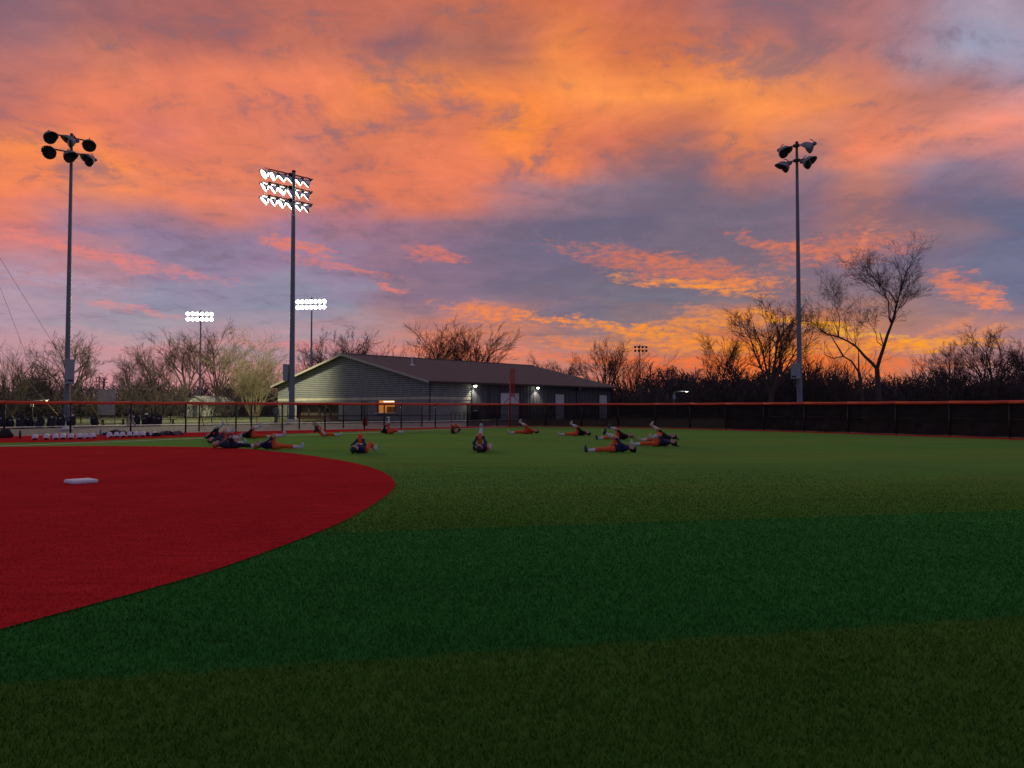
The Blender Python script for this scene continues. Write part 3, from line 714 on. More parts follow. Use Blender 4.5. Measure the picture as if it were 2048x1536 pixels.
b = MB(); b.lathe([(0.46, 1.0), (0.45, 1.08), (0.2, 1.2)], 14); b.build('lid', mat('grey_plastic', (0.06, 0.06, 0.07), 0.5), bn, True)

# ------------------------------------------------------------------ floodlight masts
def flood_meshes():
    bowl = MB()                             # opens towards +x, slightly down later
    prof = [(0.10, -0.42), (0.16, -0.34), (0.30, -0.22), (0.40, -0.08), (0.44, 0.06)]
    bowl.lathe(prof, 14, axis=(1, 0, 0))
    lens = MB(); lens.lathe([(0.42, 0.055), (0.40, 0.075), (0.25, 0.10), (0.02, 0.11)], 14, axis=(1, 0, 0))
    vis = MB(); n = 9; vs = []
    for i in range(n):
        t = math.pi * i / (n - 1); vs.append((0.03, 0.455 * math.cos(t), 0.455 * math.sin(t))); vs.append((0.10 + 0.36 * math.sin(t), 0.47 * math.cos(t), 0.47 * math.sin(t) + 0.02))
    vs += [(x, y * 0.965, z * 0.965 - 0.004) for x, y, z in vs]; k = 2 * n
    vis.add(vs, [(2 * i, 2 * i + 2, 2 * i + 3, 2 * i + 1) for i in range(n - 1)] + [(k + 2 * i, k + 2 * i + 1, k + 2 * i + 3, k + 2 * i + 2) for i in range(n - 1)] + [(2 * i + 1, 2 * i + 3, k + 2 * i + 3, k + 2 * i + 1) for i in range(n - 1)])
    hous = MB(); hous.lathe([(0.06, -0.62), (0.12, -0.58), (0.13, -0.42)], 10, axis=(1, 0, 0)); hous.tube([(-0.5, 0, 0.05), (-0.42, 0, 0.35), (-0.3, 0, 0.45)], 0.03, 6)
    return bowl, lens, vis, hous
FM = {}
def flood_set(lit):
    if lit in FM: return FM[lit]
    a, b, c, d = flood_meshes()
    FM[lit] = (a.mesh('reflector', m_reflin if lit else m_refl, True), b.mesh('lens', m_lamp if lit else m_darkglass, True), c.mesh('visor', m_refl, True), d.mesh('housing', m_galv, True)); return FM[lit]
def mast(name, base, height, r0, r1, arm_dir, rows, per, span, face, lit, label, box_side=None, spacing=1.3, scale=1.0, tilt=28, skip=(), spread=8, bscale=1.0):
    root = tag(empty(name, base), label, 'light pole', 'floodlight masts round the ball fields')
    b = MB(); hh = [0, 0.02, 0.2, 0.4, 0.6, 0.8, 1.0]; b.tube([(0, 0, height * q) for q in hh], [r0 + (r1 - r0) * q for q in hh], 14); b.build('pole', m_galv, root, True)
    b = MB(); b.lathe([(r0 * 1.9, -0.02), (r0 * 1.8, 0.25), (r0 * 1.1, 0.32)], 12); b.build('footing', m_conc, root)
    b = MB(); b.lathe([(r1 * 1.25, height - 0.05), (r1 * 1.2, height + 0.08), (r1 * 0.5, height + 0.14)], 10); b.build('pole_top', m_rust, root)
    ad = Vector((arm_dir[0], arm_dir[1], 0)).normalized(); fd = Vector((face[0], face[1], 0)).normalized(); rz = math.atan2(ad.y, ad.x)
    bowl, lens, vis, hous = flood_set(lit); k = 0
    for r in range(rows):
        z = height - 0.3 - r * spacing
        b = MB(); b.box((0, 0, 0), (span, 0.10, 0.10)); b.box((0, 0.0, 0), (0.5, 0.34, 0.2)); part('crossarm', b.mesh('crossarm', m_rust), root, ad.cross(Vector((0, 0, 1))) * 0.0 + fd * (r1 + 0.08) + Vector((0, 0, z)), (0, 0, rz))
        for i in range(per):
            if (r, i) in skip: continue
            s = (i / (per - 1) - 0.5) * (span - 0.3) if per > 1 else 0
            rq = random.Random(r * 31 + i * 7 + int(base.x)); yaw = math.atan2(fd.y, fd.x) + R(rq.uniform(-spread, spread) * 1.6 - (i - (per - 1) / 2) * spread * 0.5); tl_ = R(tilt + rq.uniform(-8, 8))
            pos = ad * s + fd * (r1 + 0.6) + Vector((0, 0, z - 0.42 * scale))
            fl_ = bpy.data.objects.new('floodlight', bowl); COL.objects.link(fl_); fl_.parent = root; fl_.location = pos; fl_.rotation_euler = (0, tl_, yaw); fl_.scale = (scale,) * 3
            for nm, me in (('lens', lens), ('visor', vis), ('housing', hous)): part(nm, me, fl_, scale=(0.45, 1, 1) if lit and nm == 'visor' else None)
    if box_side is not None:
        bs_ = Vector((box_side[0], box_side[1], 0)).normalized(); bz = box_side[2]
        b = MB(); b.box((0, 0, 0), (0.50, 0.62, 1.7 * bscale)); q = b.build('ballast_box', m_galvbox, root, bevel=0.03); q.location = bs_ * (r0 + 0.28) + Vector((0, 0, bz)); q.rotation_euler = (0, 0, math.atan2(bs_.y, bs_.x) + R(90 if len(box_side) > 3 else 0))
        b = MB(); b.box((0, -0.325, -0.6 * bscale), (0.38, 0.02, 0.14)); b.box((0.26, 0.0, -0.6 * bscale), (0.02, 0.42, 0.14)); b.build('nameplate', m_black, q)
        b = MB(); b.tube([(0, 0, 0), (0, 0, 0.9)], 0.04, 6); cd = b.build('conduit', m_galv, root); cd.location = bs_ * (r0 + 0.04) + Vector((0, 0, bz - 1.8)); cd.scale = (1, 1, 1.2)
    return root
mast('floodlight_mast', GX(134, 66) , 25.1, 0.24, 0.11, (1, 0.9), 2, 3, 3.3, (0.35, -1), False, 'tall unlit floodlight pole with six lamps at the left edge', (1, -0.9, 4.55), tilt=25, spread=40, scale=1.25, bscale=1.25)
mast('floodlight_mast', GX(583.5, 77), 25.3, 0.30, 0.17, (1, 1.0), 3, 6, 4.9, (-1, -0.2), True, 'tall lit floodlight pole with three tiers of lamps before the gable wall', (-1, 0.1, 5.0), scale=1.15, tilt=36)
mast('floodlight_mast', GX(1597, 66) + Vector((0.1, 0, 0)), 24.4, 0.24, 0.11, (1, -0.7), 2, 2, 2.3, (-0.5, -1), False, 'tall unlit floodlight pole with four lamps behind the dark outfield fence', (-1, -0.7, 4.6), tilt=25, spread=60, scale=1.25, bscale=0.78)
mast('floodlight_mast', GX(399.5, 146), 19.9, 0.22, 0.13, (1, 0.12), 2, 6, 4.6, (0.15, -1), True, 'distant lit floodlight pole rising beside the little white shed', (-1, 0, 4.0), scale=0.84, tilt=14, spacing=1.0)
mast('floodlight_mast', GX(622, 134), 20.6, 0.2, 0.12, (1, -0.18), 2, 7, 5.2, (0.1, -1), True, 'distant lit floodlight pole rising behind the building roof', None, scale=0.84, tilt=14, spacing=1.0)
mast('floodlight_mast', GX(1280, 210), 18.6, 0.16, 0.1, (1, 0.1), 2, 4, 3.4, (0.2, -1), False, 'small far unlit floodlight pole right of the building roof end', None, scale=0.75, tilt=15, spacing=1.0)
# light thrown by the lit masts
def flood(loc, target, watts, size, col=(1.0, 0.94, 0.55)):
    ld = bpy.data.lights.new('floodlight_beam', 'SPOT'); ld.energy = watts; ld.color = col; ld.spot_size = R(size); ld.spot_blend = 0.6; ld.shadow_soft_size = 1.5
    lo = bpy.data.objects.new('floodlight_beam', ld); COL.objects.link(lo); lo.location = loc
    lo.rotation_euler = (Vector(target) - Vector(loc)).to_track_quat('-Z', 'Y').to_euler()
p = GX(583.5, 77); flood(p + Vector((-1.2, 1.0, 22.5)), p + Vector((-22, 22, 0)), 80000, 80)
p = GX(399.5, 146); flood(p + Vector((0, -1.6, 18.8)), p + Vector((6, -34, 0)), 60000, 80)
p = GX(622, 134); flood(p + Vector((0, -1.6, 19.2)), p + Vector((-8, -40, 0)), 30000, 70)

# ------------------------------------------------------------------ bare winter trees
def bark(name, c): return mat(name, c, 0.9, 0.35, 1.5, bump=0.4, bscale=12)
m_bark = bark('grey_brown_bark', (0.075, 0.055, 0.045)); m_twig = mat('brown_twigs', (0.085, 0.058, 0.048), 0.9, 0.3, 0.4)
m_paletwig = mat('pale_olive_twigs', (0.20, 0.17, 0.10), 0.9, 0.25, 0.4); m_brush = mat('dark_brushwood', (0.075, 0.058, 0.055), 0.95, 0.4, 0.2)
def rot_about(d, ang, rq):
    o = d.orthogonal().normalized(); o = Matrix.Rotation(rq.random() * 2 * math.pi, 3, d) @ o
    return (Matrix.Rotation(ang, 3, o) @ d).normalized()
def grow(S, rq, p, d, L, r, lev, maxlev, kids, ang, up, ratio, minr):
    n = 4 if lev <= 1 else 3
    for k in range(n):
        w = 0.10 + 0.05 * lev
        nd = (d + Vector((rq.uniform(-w, w), rq.uniform(-w, w), rq.uniform(-w, w) + up * (0.4 if lev else 0.1)))).normalized()
        q = p + nd * (L / n); r1 = max(r * (1 - 0.16 if lev else 1 - 0.1), minr)
        S.append((p, q, r, r1, lev)); p, d, r = q, nd, r1
        if lev < maxlev and (k >= 1 or lev >= 2):
            m = kids[lev]
            for _ in range(m if k < n - 1 else m):
                if rq.random() < 0.82:
                    cd = rot_about(d, R(rq.uniform(ang[0], ang[1])), rq)
                    if cd.z < -0.15: cd.z *= -0.4; cd.normalize()
                    grow(S, rq, p, cd, L * rq.uniform(*ratio), max(r * rq.uniform(0.5, 0.72), minr), lev + 1, maxlev, kids, ang, up, ratio, minr)
def seg_mesh(name, segs, mt, sides):
    n = len(segs)
    if n == 0: return None
    A = np.array([s[0][:] for s in segs]); B = np.array([s[1][:] for s in segs]); r0 = np.array([s[2] for s in segs]); r1 = np.array([s[3] for s in segs])
    D = B - A; D /= (np.linalg.norm(D, axis=1, keepdims=True) + 1e-9)
    U = np.where(np.abs(D[:, 2:3]) < 0.9, np.array([[0, 0, 1.0]]), np.array([[1.0, 0, 0]]))
    a = np.cross(D, U); a /= np.linalg.norm(a, axis=1, keepdims=True); b = np.cross(a, D)
    V = np.empty((n, 2 * sides, 3))
    for j in range(sides):
        t = 2 * math.pi * j / sides; o = a * math.cos(t) + b * math.sin(t)
        V[:, j] = A + o * r0[:, None]; V[:, sides + j] = B + o * r1[:, None]
    base = (np.arange(n) * 2 * sides)[:, None]
    Fq = np.concatenate([np.stack([base[:, 0] + j, base[:, 0] + (j + 1) % sides, base[:, 0] + sides + (j + 1) % sides, base[:, 0] + sides + j], 1) for j in range(sides)])
    return np_mesh(name, V.reshape(-1, 3), Fq, mt, 4)
def tree_from(S, name, base, label, twig=None, brk=None, split=1, group=None):
    root = tag(empty(name, base), label, 'tree', group)
    part('trunk', seg_mesh('trunk', [s for s in S if s[4] < split], brk or m_bark, 7), root)
    mid = [s for s in S if split <= s[4] <= split + 1]; fine = [s for s in S if s[4] > split + 1]
    part('limbs', seg_mesh('limbs', mid, brk or m_bark, 5), root)
    if fine: part('crown', seg_mesh('crown', fine, twig or m_twig, 3), root)
    return root
TREES = 'bare winter trees beyond the field'
def std_tree(seed, H, kind='spread'):
    rq = random.Random(seed); S = []
    if kind == 'spread':
        th = H * rq.uniform(0.24, 0.32); p = Vector((0, 0, 0)); r = H * 0.024; lean = Vector((rq.uniform(-.05, .05), rq.uniform(-.05, .05), 1)).normalized()
        for k in range(3):
            q = p + lean * th / 3; S.append((p, q, r, r * 0.92, 0)); p = q; r *= 0.92
        for k in range(6):
            e = rq.uniform(0.35, 0.95); d = Vector((math.cos(k * 2.4 + seed) * e, math.sin(k * 2.4 + seed) * e, 1)).normalized()
            grow(S, rq, p + Vector((0, 0, rq.uniform(-0.25, 0.02) * th)), d, H * rq.uniform(0.42, 0.56), r * rq.uniform(0.42, 0.6), 1, 5, [0, 2, 2, 2, 2], (16, 42), 0.13, (0.42, 0.60), 0.012)
        grow(S, rq, p, Vector((rq.uniform(-.15, .15), rq.uniform(-.15, .15), 1)).normalized(), H * 0.55, r * 0.75, 1, 5, [0, 2, 2, 2, 2], (18, 45), 0.10, (0.42, 0.60), 0.012)
    elif kind == 'vase':                     # several upright stems from the ground
        for k in range(9):
            d = Vector((math.cos(k * 2.4) * 0.45, math.sin(k * 2.4) * 0.45, 1)).normalized()
            grow(S, rq, Vector((math.cos(k * 2.4) * 0.3, math.sin(k * 2.4) * 0.3, 0)), d, H * rq.uniform(0.55, 0.8), H * 0.011, 1, 4, [0, 2, 2, 2], (14, 34), 0.14, (0.40, 0.60), 0.012)
        S[0] = (S[0][0], S[0][1], S[0][2], S[0][3], 0)
    elif kind == 'bush':
        for k in range(20):
            e = rq.uniform(0.05, 0.62); d = Vector((math.cos(k * 2.4) * e, math.sin(k * 2.4) * e, 1)).normalized()
            grow(S, rq, Vector((math.cos(k * 2.4) * 0.5, math.sin(k * 2.4) * 0.5, 0)), d, H * rq.uniform(0.35, 0.66), H * 0.006, 1, 4, [0, 3, 3, 2], (18, 55), 0.03, (0.36, 0.56), 0.011)
        S[0] = (S[0][0], S[0][1], S[0][2], S[0][3], 0)
    zs = sorted(s[1].z for s in S); k = H / zs[int(len(zs) * 0.985)]
    return [(a * k, b * k, c, d, e) for a, b, c, d, e in S]
def H_of(top, Y): return CH + (HOR - top) / F * Y
# px, top row, distance, kind, label
TL = [
 (20, 690, 112, 'vase', 'bare many-stemmed tree at the far left edge of the wood'),
 (72, 700, 125, 'vase', 'slender bare tree left of the left floodlight pole'),
 (140, 672, 118, 'spread', 'broad bare tree directly behind the left floodlight pole'),
 (262, 722, 150, 'spread', 'low bare tree right of the two utility poles'),
 (308, 696, 128, 'spread', 'rounded bare tree left of the far lit pole beside the shed'),
 (372, 668, 122, 'spread', 'dark bare tree just left of the far lit pole above the shed'),
 (432, 658, 124, 'spread', 'tall dark bare tree just right of the far lit pole above the shed'),
 (650, 672, 150, 'spread', 'bare tree above the left roof slope near the peak'),
 (700, 664, 156, 'spread', 'bare tree rising behind the roof peak'),
 (742, 690, 160, 'vase', 'thin bare tree just right of the roof peak'),
 (838, 664, 150, 'vase', 'leftmost bare tree of the clump above the long roof'),
 (890, 652, 146, 'spread', 'densest bare tree of the clump above the long roof'),
 (955, 655, 146, 'spread', 'orange-lit bare tree at the right of the clump above the long roof'),
 (1080, 716, 190, 'spread', 'small distant bare tree behind the far end of the roof'),
 (1125, 716, 185, 'spread', 'second small distant bare tree behind the far end of the roof'),
 (1212, 684, 132, 'spread', 'bare tree just beyond the far end of the building'),
 (1256, 694, 140, 'vase', 'bare tree left of the small far floodlight pole'),
 (1330, 735, 150, 'spread', 'low bare tree right of the small far floodlight pole'),
 (1445, 672, 120, 'spread', 'slim bare tree left of the tall tree by the right floodlight pole'),
 (1542, 603, 98, 'spread', 'tall bare tree beside the right floodlight pole'),
 (1632, 690, 112, 'vase', 'small bare tree just right of the right floodlight pole'),
 (1690, 700, 105, 'vase', 'thin bare sapling under the left limb of the forked tree'),
 (1850, 715, 118, 'vase', 'small bare tree right of the forked tree'),
 (1905, 690, 116, 'spread', 'mid-sized bare tree second from the right edge'),
 (1985, 658, 112, 'spread', 'rounded bare tree nearest the right edge'),
 (2060, 690, 105, 'spread', 'bare tree cut off by the right edge of the view'),
]
PROTO = {}
def proto(kind, k):                          # a few tree forms, each standing at its own size and turn
    if (kind, k) not in PROTO:
        S = std_tree(100 + k * 37 + (500 if kind == 'vase' else 0), 15.0, kind)
        PROTO[kind, k] = (seg_mesh('trunk', [s for s in S if s[4] < 1], m_bark, 7), seg_mesh('limbs', [s for s in S if 1 <= s[4] <= 2], m_bark, 5), seg_mesh('crown', [s for s in S if s[4] > 2], m_twig, 3))
    return PROTO[kind, k]
rq = random.Random(77)
for i, (px, top, Y, kind, lab) in enumerate(TL):
    tr_, li, cr = proto(kind, i % (7 if kind == 'spread' else 3)); k = H_of(top, Y) / 15.0
    root = tag(empty('bare_tree', GX(px, Y), rq.random() * 6.28), lab, 'tree', TREES); root.scale = (k * rq.uniform(.92, 1.08), k * rq.uniform(.92, 1.08), k)
    part('trunk', tr_, root); part('limbs', li, root); part('crown', cr, root)
# pale olive bushy tree left of the gable, lit by the mast
S = std_tree(777, H_of(672, 112), 'bush')
tree_from(S, 'bushy_tree', GX(508, 112), 'pale olive bushy tree lit by floodlight left of the gable', twig=m_paletwig, brk=m_paletwig, group=TREES)
# the forked tree on the right, drawn limb by limb
FY = 92.0; fb = AT(1757, 800, FY); fb.z = 0
def limb(px, r0, r1, lev, rq, dep=0.0):
    pts = [AT(x, y, FY) - fb for x, y in px]; n = len(pts); out = []
    for i in range(n): pts[i].y += dep * i / max(n - 1, 1)
    for i in range(n - 1):
        a = r0 + (r1 - r0) * i / (n - 1); b_ = r0 + (r1 - r0) * (i + 1) / (n - 1); out.append((pts[i], pts[i + 1], a, b_, lev))
    return out
rq = random.Random(5); S = []
S += limb([(1757, 838), (1757, 800), (1756, 768), (1754, 738)], 0.36, 0.27, 0, rq)
LIMBS = [
 ([(1754, 738), (1745, 724), (1735, 712), (1728, 700), (1722, 690), (1710, 680), (1693, 670), (1672, 664), (1655, 650)], 0.34, 0.10, 3.0),
 ([(1754, 738), (1759, 715), (1764, 695), (1770, 670), (1776, 650), (1780, 630), (1783, 610), (1787, 590), (1791, 570), (1797, 548)], 0.38, 0.08, -2.0),
 ([(1779, 646), (1788, 636), (1795, 624), (1805, 612), (1820, 603), (1833, 590)], 0.17, 0.05, 2.5),
 ([(1774, 655), (1766, 645), (1762, 633), (1757, 612), (1748, 603), (1735, 600), (1720, 588)], 0.17, 0.05, -2.5),
 ([(1783, 615), (1776, 600), (1773, 590), (1765, 585), (1760, 575), (1750, 560), (1745, 548)], 0.14, 0.05, 2.0),
 ([(1762, 695), (1760, 680), (1758, 665)], 0.12, 0.09, 0.5),
 ([(1762, 693), (1752, 687), (1743, 684), (1738, 668), (1728, 655)], 0.11, 0.04, -1.5),
 ([(1693, 670), (1697, 650), (1701, 630), (1698, 612), (1690, 598)], 0.11, 0.04, 1.5),
 ([(1693, 670), (1685, 652), (1676, 640), (1668, 622)], 0.09, 0.04, -1.5),
 ([(1791, 578), (1806, 570), (1818, 556)], 0.08, 0.03, 1.0),
]
def join(sg, S):                             # slide a limb so that it starts on the limb it grows from
    if not S: return sg
    p = sg[0][0]; q = min((s[k] for s in S if s[4] <= 1 for k in (0, 1)), key=lambda v: (v.x - p.x) ** 2 + (v.z - p.z) ** 2 + 0.05 * (v.y - p.y) ** 2); d = q - p
    return [(a + d, b_ + d, c, e, l) for a, b_, c, e, l in sg]
for px, r0, r1, dep in LIMBS:
    sg = join(limb(px, r0 * 0.62, r1 * 0.5, 1, rq, dep), S); S += sg
    if len(px) <= 3: continue
    for k, s in enumerate(sg):
        if k < len(sg) * 0.3: continue
        for _ in range(4):
            d = rot_about((s[1] - s[0]).normalized(), R(rq.uniform(18, 55)), rq)
            if d.z < 0: d.z = abs(d.z) * 0.5
            grow(S, rq, s[1], (d + Vector((0, 0, .2))).normalized(), rq.uniform(1.6, 3.4), max(min(s[3] * 0.5, 0.03), 0.014), 2, 5, [0, 0, 2, 2, 1], (18, 45), 0.08, (0.42, 0.62), 0.008)
tree_from(S, 'forked_tree', fb, 'tallest bare tree with a forked trunk on the right against the glow', group=TREES)
# leaning dead tree at its foot
S = []; FY2 = FY; 
S += limb([(1728, 838), (1722, 770), (1718, 745)], 0.22, 0.18, 0, rq)
for px in ([(1718, 745), (1705, 722), (1690, 712), (1672, 716), (1655, 708)], [(1690, 712), (1683, 695), (1676, 680), (1670, 664)], [(1718, 745), (1721, 715), (1724, 700)]):
    sg = join(limb(px, 0.12, 0.04, 1, rq, 1.0), S); S += sg
    for s in sg[1:]: grow(S, rq, s[1], Vector((rq.uniform(-.5, .5), rq.uniform(-.3, .3), 1)).normalized(), rq.uniform(0.8, 1.8), 0.03, 2, 3, [0, 0, 2], (20, 50), 0.05, (0.45, 0.6), 0.016)
dead = fb
tree_from(S, 'leaning_tree', dead, 'crooked leaning tree at the foot of the tall forked tree', group=TREES)

# the tangled wood behind: one mass nobody could count
def brush_wood(name, label, items, mt, seed):
    rq = random.Random(seed); protos = []
    for k in range(7):
        S = []
        for j in range(4):
            d = Vector((rq.uniform(-.35, .35), rq.uniform(-.35, .35), 1)).normalized()
            grow(S, rq, Vector((rq.uniform(-.6, .6), rq.uniform(-.6, .6), 0)), d, rq.uniform(0.6, 0.9), 0.010, 1, 3, [0, 3, 2], (18, 55), 0.03, (0.38, 0.6), 0.0058)
        A = np.array([(s[0][:], s[1][:]) for s in S]); zm = A[..., 2].max(); A = A / zm; Rr = np.array([(s[2], s[3]) for s in S]); protos.append((A, Rr))
    Vs, Fs, off_ = [], [], 0
    for (x, y, h) in items:
        A, Rr = protos[rq.randrange(7)]; c, s = math.cos(rq.random() * 6.28), math.sin(rq.random() * 6.28); nrm = math.hypot(c, s); c /= nrm; s /= nrm
        Q = A.copy() * h; X = Q[..., 0] * c - Q[..., 1] * s; Yq = Q[..., 0] * s + Q[..., 1] * c; Q[..., 0] = X * 0.9 + x; Q[..., 1] = Yq * 0.9 + y
        rad = np.maximum(Rr * h, 0.02)
        n = len(Q); D = Q[:, 1] - Q[:, 0]; sd = np.stack([D[:, 2] + 1e-3, np.zeros(n), -D[:, 0]], 1); sd /= np.linalg.norm(sd, axis=1, keepdims=True) + 1e-9
        dp = np.array([[0, 0.6, 0]])
        V = np.stack([Q[:, 0] - sd * rad[:, :1], Q[:, 0] + sd * rad[:, :1], Q[:, 1] + sd * rad[:, 1:] * 0.7, Q[:, 1] - sd * rad[:, 1:] * 0.7 + dp * rad[:, 1:]], 1)
        b_ = off_ + np.arange(n) * 4; Fs.append(np.stack([b_, b_ + 1, b_ + 2, b_ + 3], 1)); Vs.append(V.reshape(-1, 3)); off_ += n * 4
    o = bpy.data.objects.new(name, np_mesh(name, np.concatenate(Vs), np.concatenate(Fs), mt, 4)); COL.objects.link(o); o['kind'] = 'stuff'; o['label'] = label
    return o
rq = random.Random(11); items = []
def brush_top(px):                           # row the wood reaches in the photograph
    pts = [(-200, 765), (0, 764), (90, 760), (160, 776), (250, 774), (330, 768), (430, 776), (560, 780), (1100, 760), (1240, 768), (1330, 752), (1420, 742), (1500, 735), (1600, 742), (1680, 750), (1750, 758), (1830, 752), (1920, 745), (2048, 738), (2300, 735)]
    for (a, ya), (b_, yb) in zip(pts, pts[1:]):
        if a <= px <= b_: return ya + (yb - ya) * (px - a) / (b_ - a)
    return 755
for row, Y0 in enumerate((114, 128, 142, 160)):
    for k in range(132):
        px = -220 + 2500 * (k + rq.random()) / 132; Y = Y0 + rq.uniform(-6, 6) + (28 if 520 < px < 1260 else 0)
        hh = H_of(brush_top(px) + 22 - 52 * rq.random() ** 2.4, Y)
        items.append(((px - 1024) / F * Y, Y, max(hh, 2.0)))
brush_wood('brush_wood', 'dark tangle of bare brushwood and saplings along the field edge', items, m_brush, 3)
items = []
for k in range(200):
    px = -300 + 2700 * (k + rq.random()) / 200; Y = 235 + rq.uniform(-20, 20); items.append(((px - 1024) / F * Y, Y, H_of(772 - 38 * rq.random() ** 2, Y)))
brush_wood('far_wood', 'far line of bare woodland on the horizon', items, m_brush, 9)
# dense thicket floor: low rounded scrub that closes the view between the stems
rg2 = np.random.default_rng(5); V, Fq = [], []
n = 60000; px = -250 + 2560 * rg2.random(n); Yv = 118 + 50 * rg2.random(n) + np.where((px > 520) & (px < 1260), 26, 0)
top = np.array([H_of(brush_top(a) + 32, b_) for a, b_ in zip(px, Yv)]); zc = top * rg2.random(n) ** 0.9 * 0.9
X = (px - 1024) / F * Yv; sz = 0.16 + 0.22 * rg2.random(n); th = rg2.random(n) * 6.28; ph = rg2.random(n) * 6.28
c0 = np.stack([X, Yv, zc], 1); d1 = np.stack([np.cos(th), np.sin(th), rg2.random(n) - 0.5], 1) * sz[:, None]; d2 = np.stack([np.cos(ph) * 0.5, np.sin(ph) * 0.5, 0.6 + rg2.random(n)], 1) * sz[:, None] * 1.6
V = np.stack([c0 - d1, c0 + d1, c0 + d2], 1).reshape(-1, 3)
o = bpy.data.objects.new('thicket', np_mesh('thicket', V, np.arange(3 * n).reshape(-1, 3), m_brush)); COL.objects.link(o); o['kind'] = 'stuff'; o['label'] = 'dense dark undergrowth inside the wood'

# ------------------------------------------------------------------ people
m_skin = mat('skin', (0.55, 0.32, 0.23), 0.55, 0.06); m_navy = mat('navy_jersey', (0.018, 0.020, 0.090), 0.85, 0.2, 8, bump=0.3); m_blackc = mat('black_jersey', (0.012, 0.012, 0.018), 0.85, 0.2, 8, bump=0.3)
m_greyblue = mat('grey_blue_pullover', (0.055, 0.065, 0.115), 0.85, 0.2, 8, bump=0.3); m_opant = mat('orange_trousers', (0.92, 0.135, 0.026), 0.8, 0.12, 8, bump=0.3); m_rpant = mat('red_orange_trousers', (0.85, 0.095, 0.022), 0.8, 0.12, 8, bump=0.3)
m_npant = mat('dark_navy_trousers', (0.014, 0.015, 0.030), 0.85, 0.2, 8); m_sock = mat('white_socks', (0.70, 0.72, 0.78), 0.85, 0.08); m_oshirt = mat('orange_jersey', (0.72, 0.07, 0.018), 0.85, 0.15, 8, bump=0.3)
m_shoeW = mat('pale_shoes', (0.55, 0.57, 0.62), 0.5, 0.15); m_shoeD = mat('dark_shoes', (0.03, 0.045, 0.06), 0.5, 0.3); m_shoeT = mat('cream_shoes', (0.60, 0.50, 0.36), 0.6, 0.15)
m_hairB = mat('brown_hair', (0.035, 0.018, 0.010), 0.6, 0.4, 20); m_hairL = mat('blonde_hair', (0.40, 0.24, 0.09), 0.55, 0.3, 20); m_hairR = mat('auburn_hair', (0.20, 0.07, 0.03), 0.55, 0.3, 20); m_hairK = mat('black_hair', (0.010, 0.009, 0.009), 0.5, 0.4, 20)
m_eye = mat('dark_eye', (0.02, 0.015, 0.012), 0.2, 0.1); m_lip = mat('lips', (0.36, 0.11, 0.09), 0.5, 0.1); m_mark = mat('white_jersey_lettering', (0.7, 0.7, 0.72), 0.7, 0.05)
m_khaki = mat('pale_trousers', (0.45, 0.42, 0.38), 0.85, 0.1); m_olivecoat = mat('grey_green_coat', (0.16, 0.18, 0.14), 0.85, 0.2); m_greypant = mat('grey_trousers', (0.10, 0.10, 0.11), 0.85, 0.2)

def surface_nets(Fv, org, h):
    s = Fv < 0; nx, ny, nz = Fv.shape
    corner = [(i, j, k) for i in (0, 1) for j in (0, 1) for k in (0, 1)]
    cnt = sum(s[i:nx - 1 + i, j:ny - 1 + j, k:nz - 1 + k].astype(np.int8) for i, j, k in corner)
    act = (cnt > 0) & (cnt < 8); idx = np.full(act.shape, -1, np.int64); idx[act] = np.arange(act.sum()); C = np.argwhere(act)
    vals = np.stack([Fv[C[:, 0] + i, C[:, 1] + j, C[:, 2] + k] for i, j, k in corner], 1)
    acc = np.zeros((len(C), 3)); n = np.zeros(len(C))
    for a in range(8):
        for b_ in range(a + 1, 8):
            ca, cb = np.array(corner[a]), np.array(corner[b_])
            if abs(ca - cb).sum() != 1: continue
            va, vb = vals[:, a], vals[:, b_]; m = (va < 0) != (vb < 0); t = np.where(m, va / np.where(m, va - vb, 1), 0)
            acc += np.where(m[:, None], ca + (cb - ca) * t[:, None], 0); n += m
    V = (C + acc / n[:, None]) * h + org
    Q = []
    for ax in range(3):
        a1, a2 = [(1, 2), (2, 0), (0, 1)][ax]
        sl0 = [slice(None)] * 3; sl1 = [slice(None)] * 3; sl0[ax] = slice(0, -1); sl1[ax] = slice(1, None)
        ch = s[tuple(sl0)] != s[tuple(sl1)]; E_ = np.argwhere(ch); inner = (E_[:, a1] > 0) & (E_[:, a2] > 0) & (E_[:, a1] < Fv.shape[a1] - 1) & (E_[:, a2] < Fv.shape[a2] - 1); E_ = E_[inner]
        o1 = np.zeros(3, int); o1[a1] = 1; o2 = np.zeros(3, int); o2[a2] = 1
        q = np.stack([idx[tuple((E_ - o1 - o2).T)], idx[tuple((E_ - o2).T)], idx[tuple(E_.T)], idx[tuple((E_ - o1).T)]], 1)
        flip = ~s[tuple(E_.T)]; q[flip] = q[flip][:, ::-1]; Q.append(q)
    return V, np.concatenate(Q)
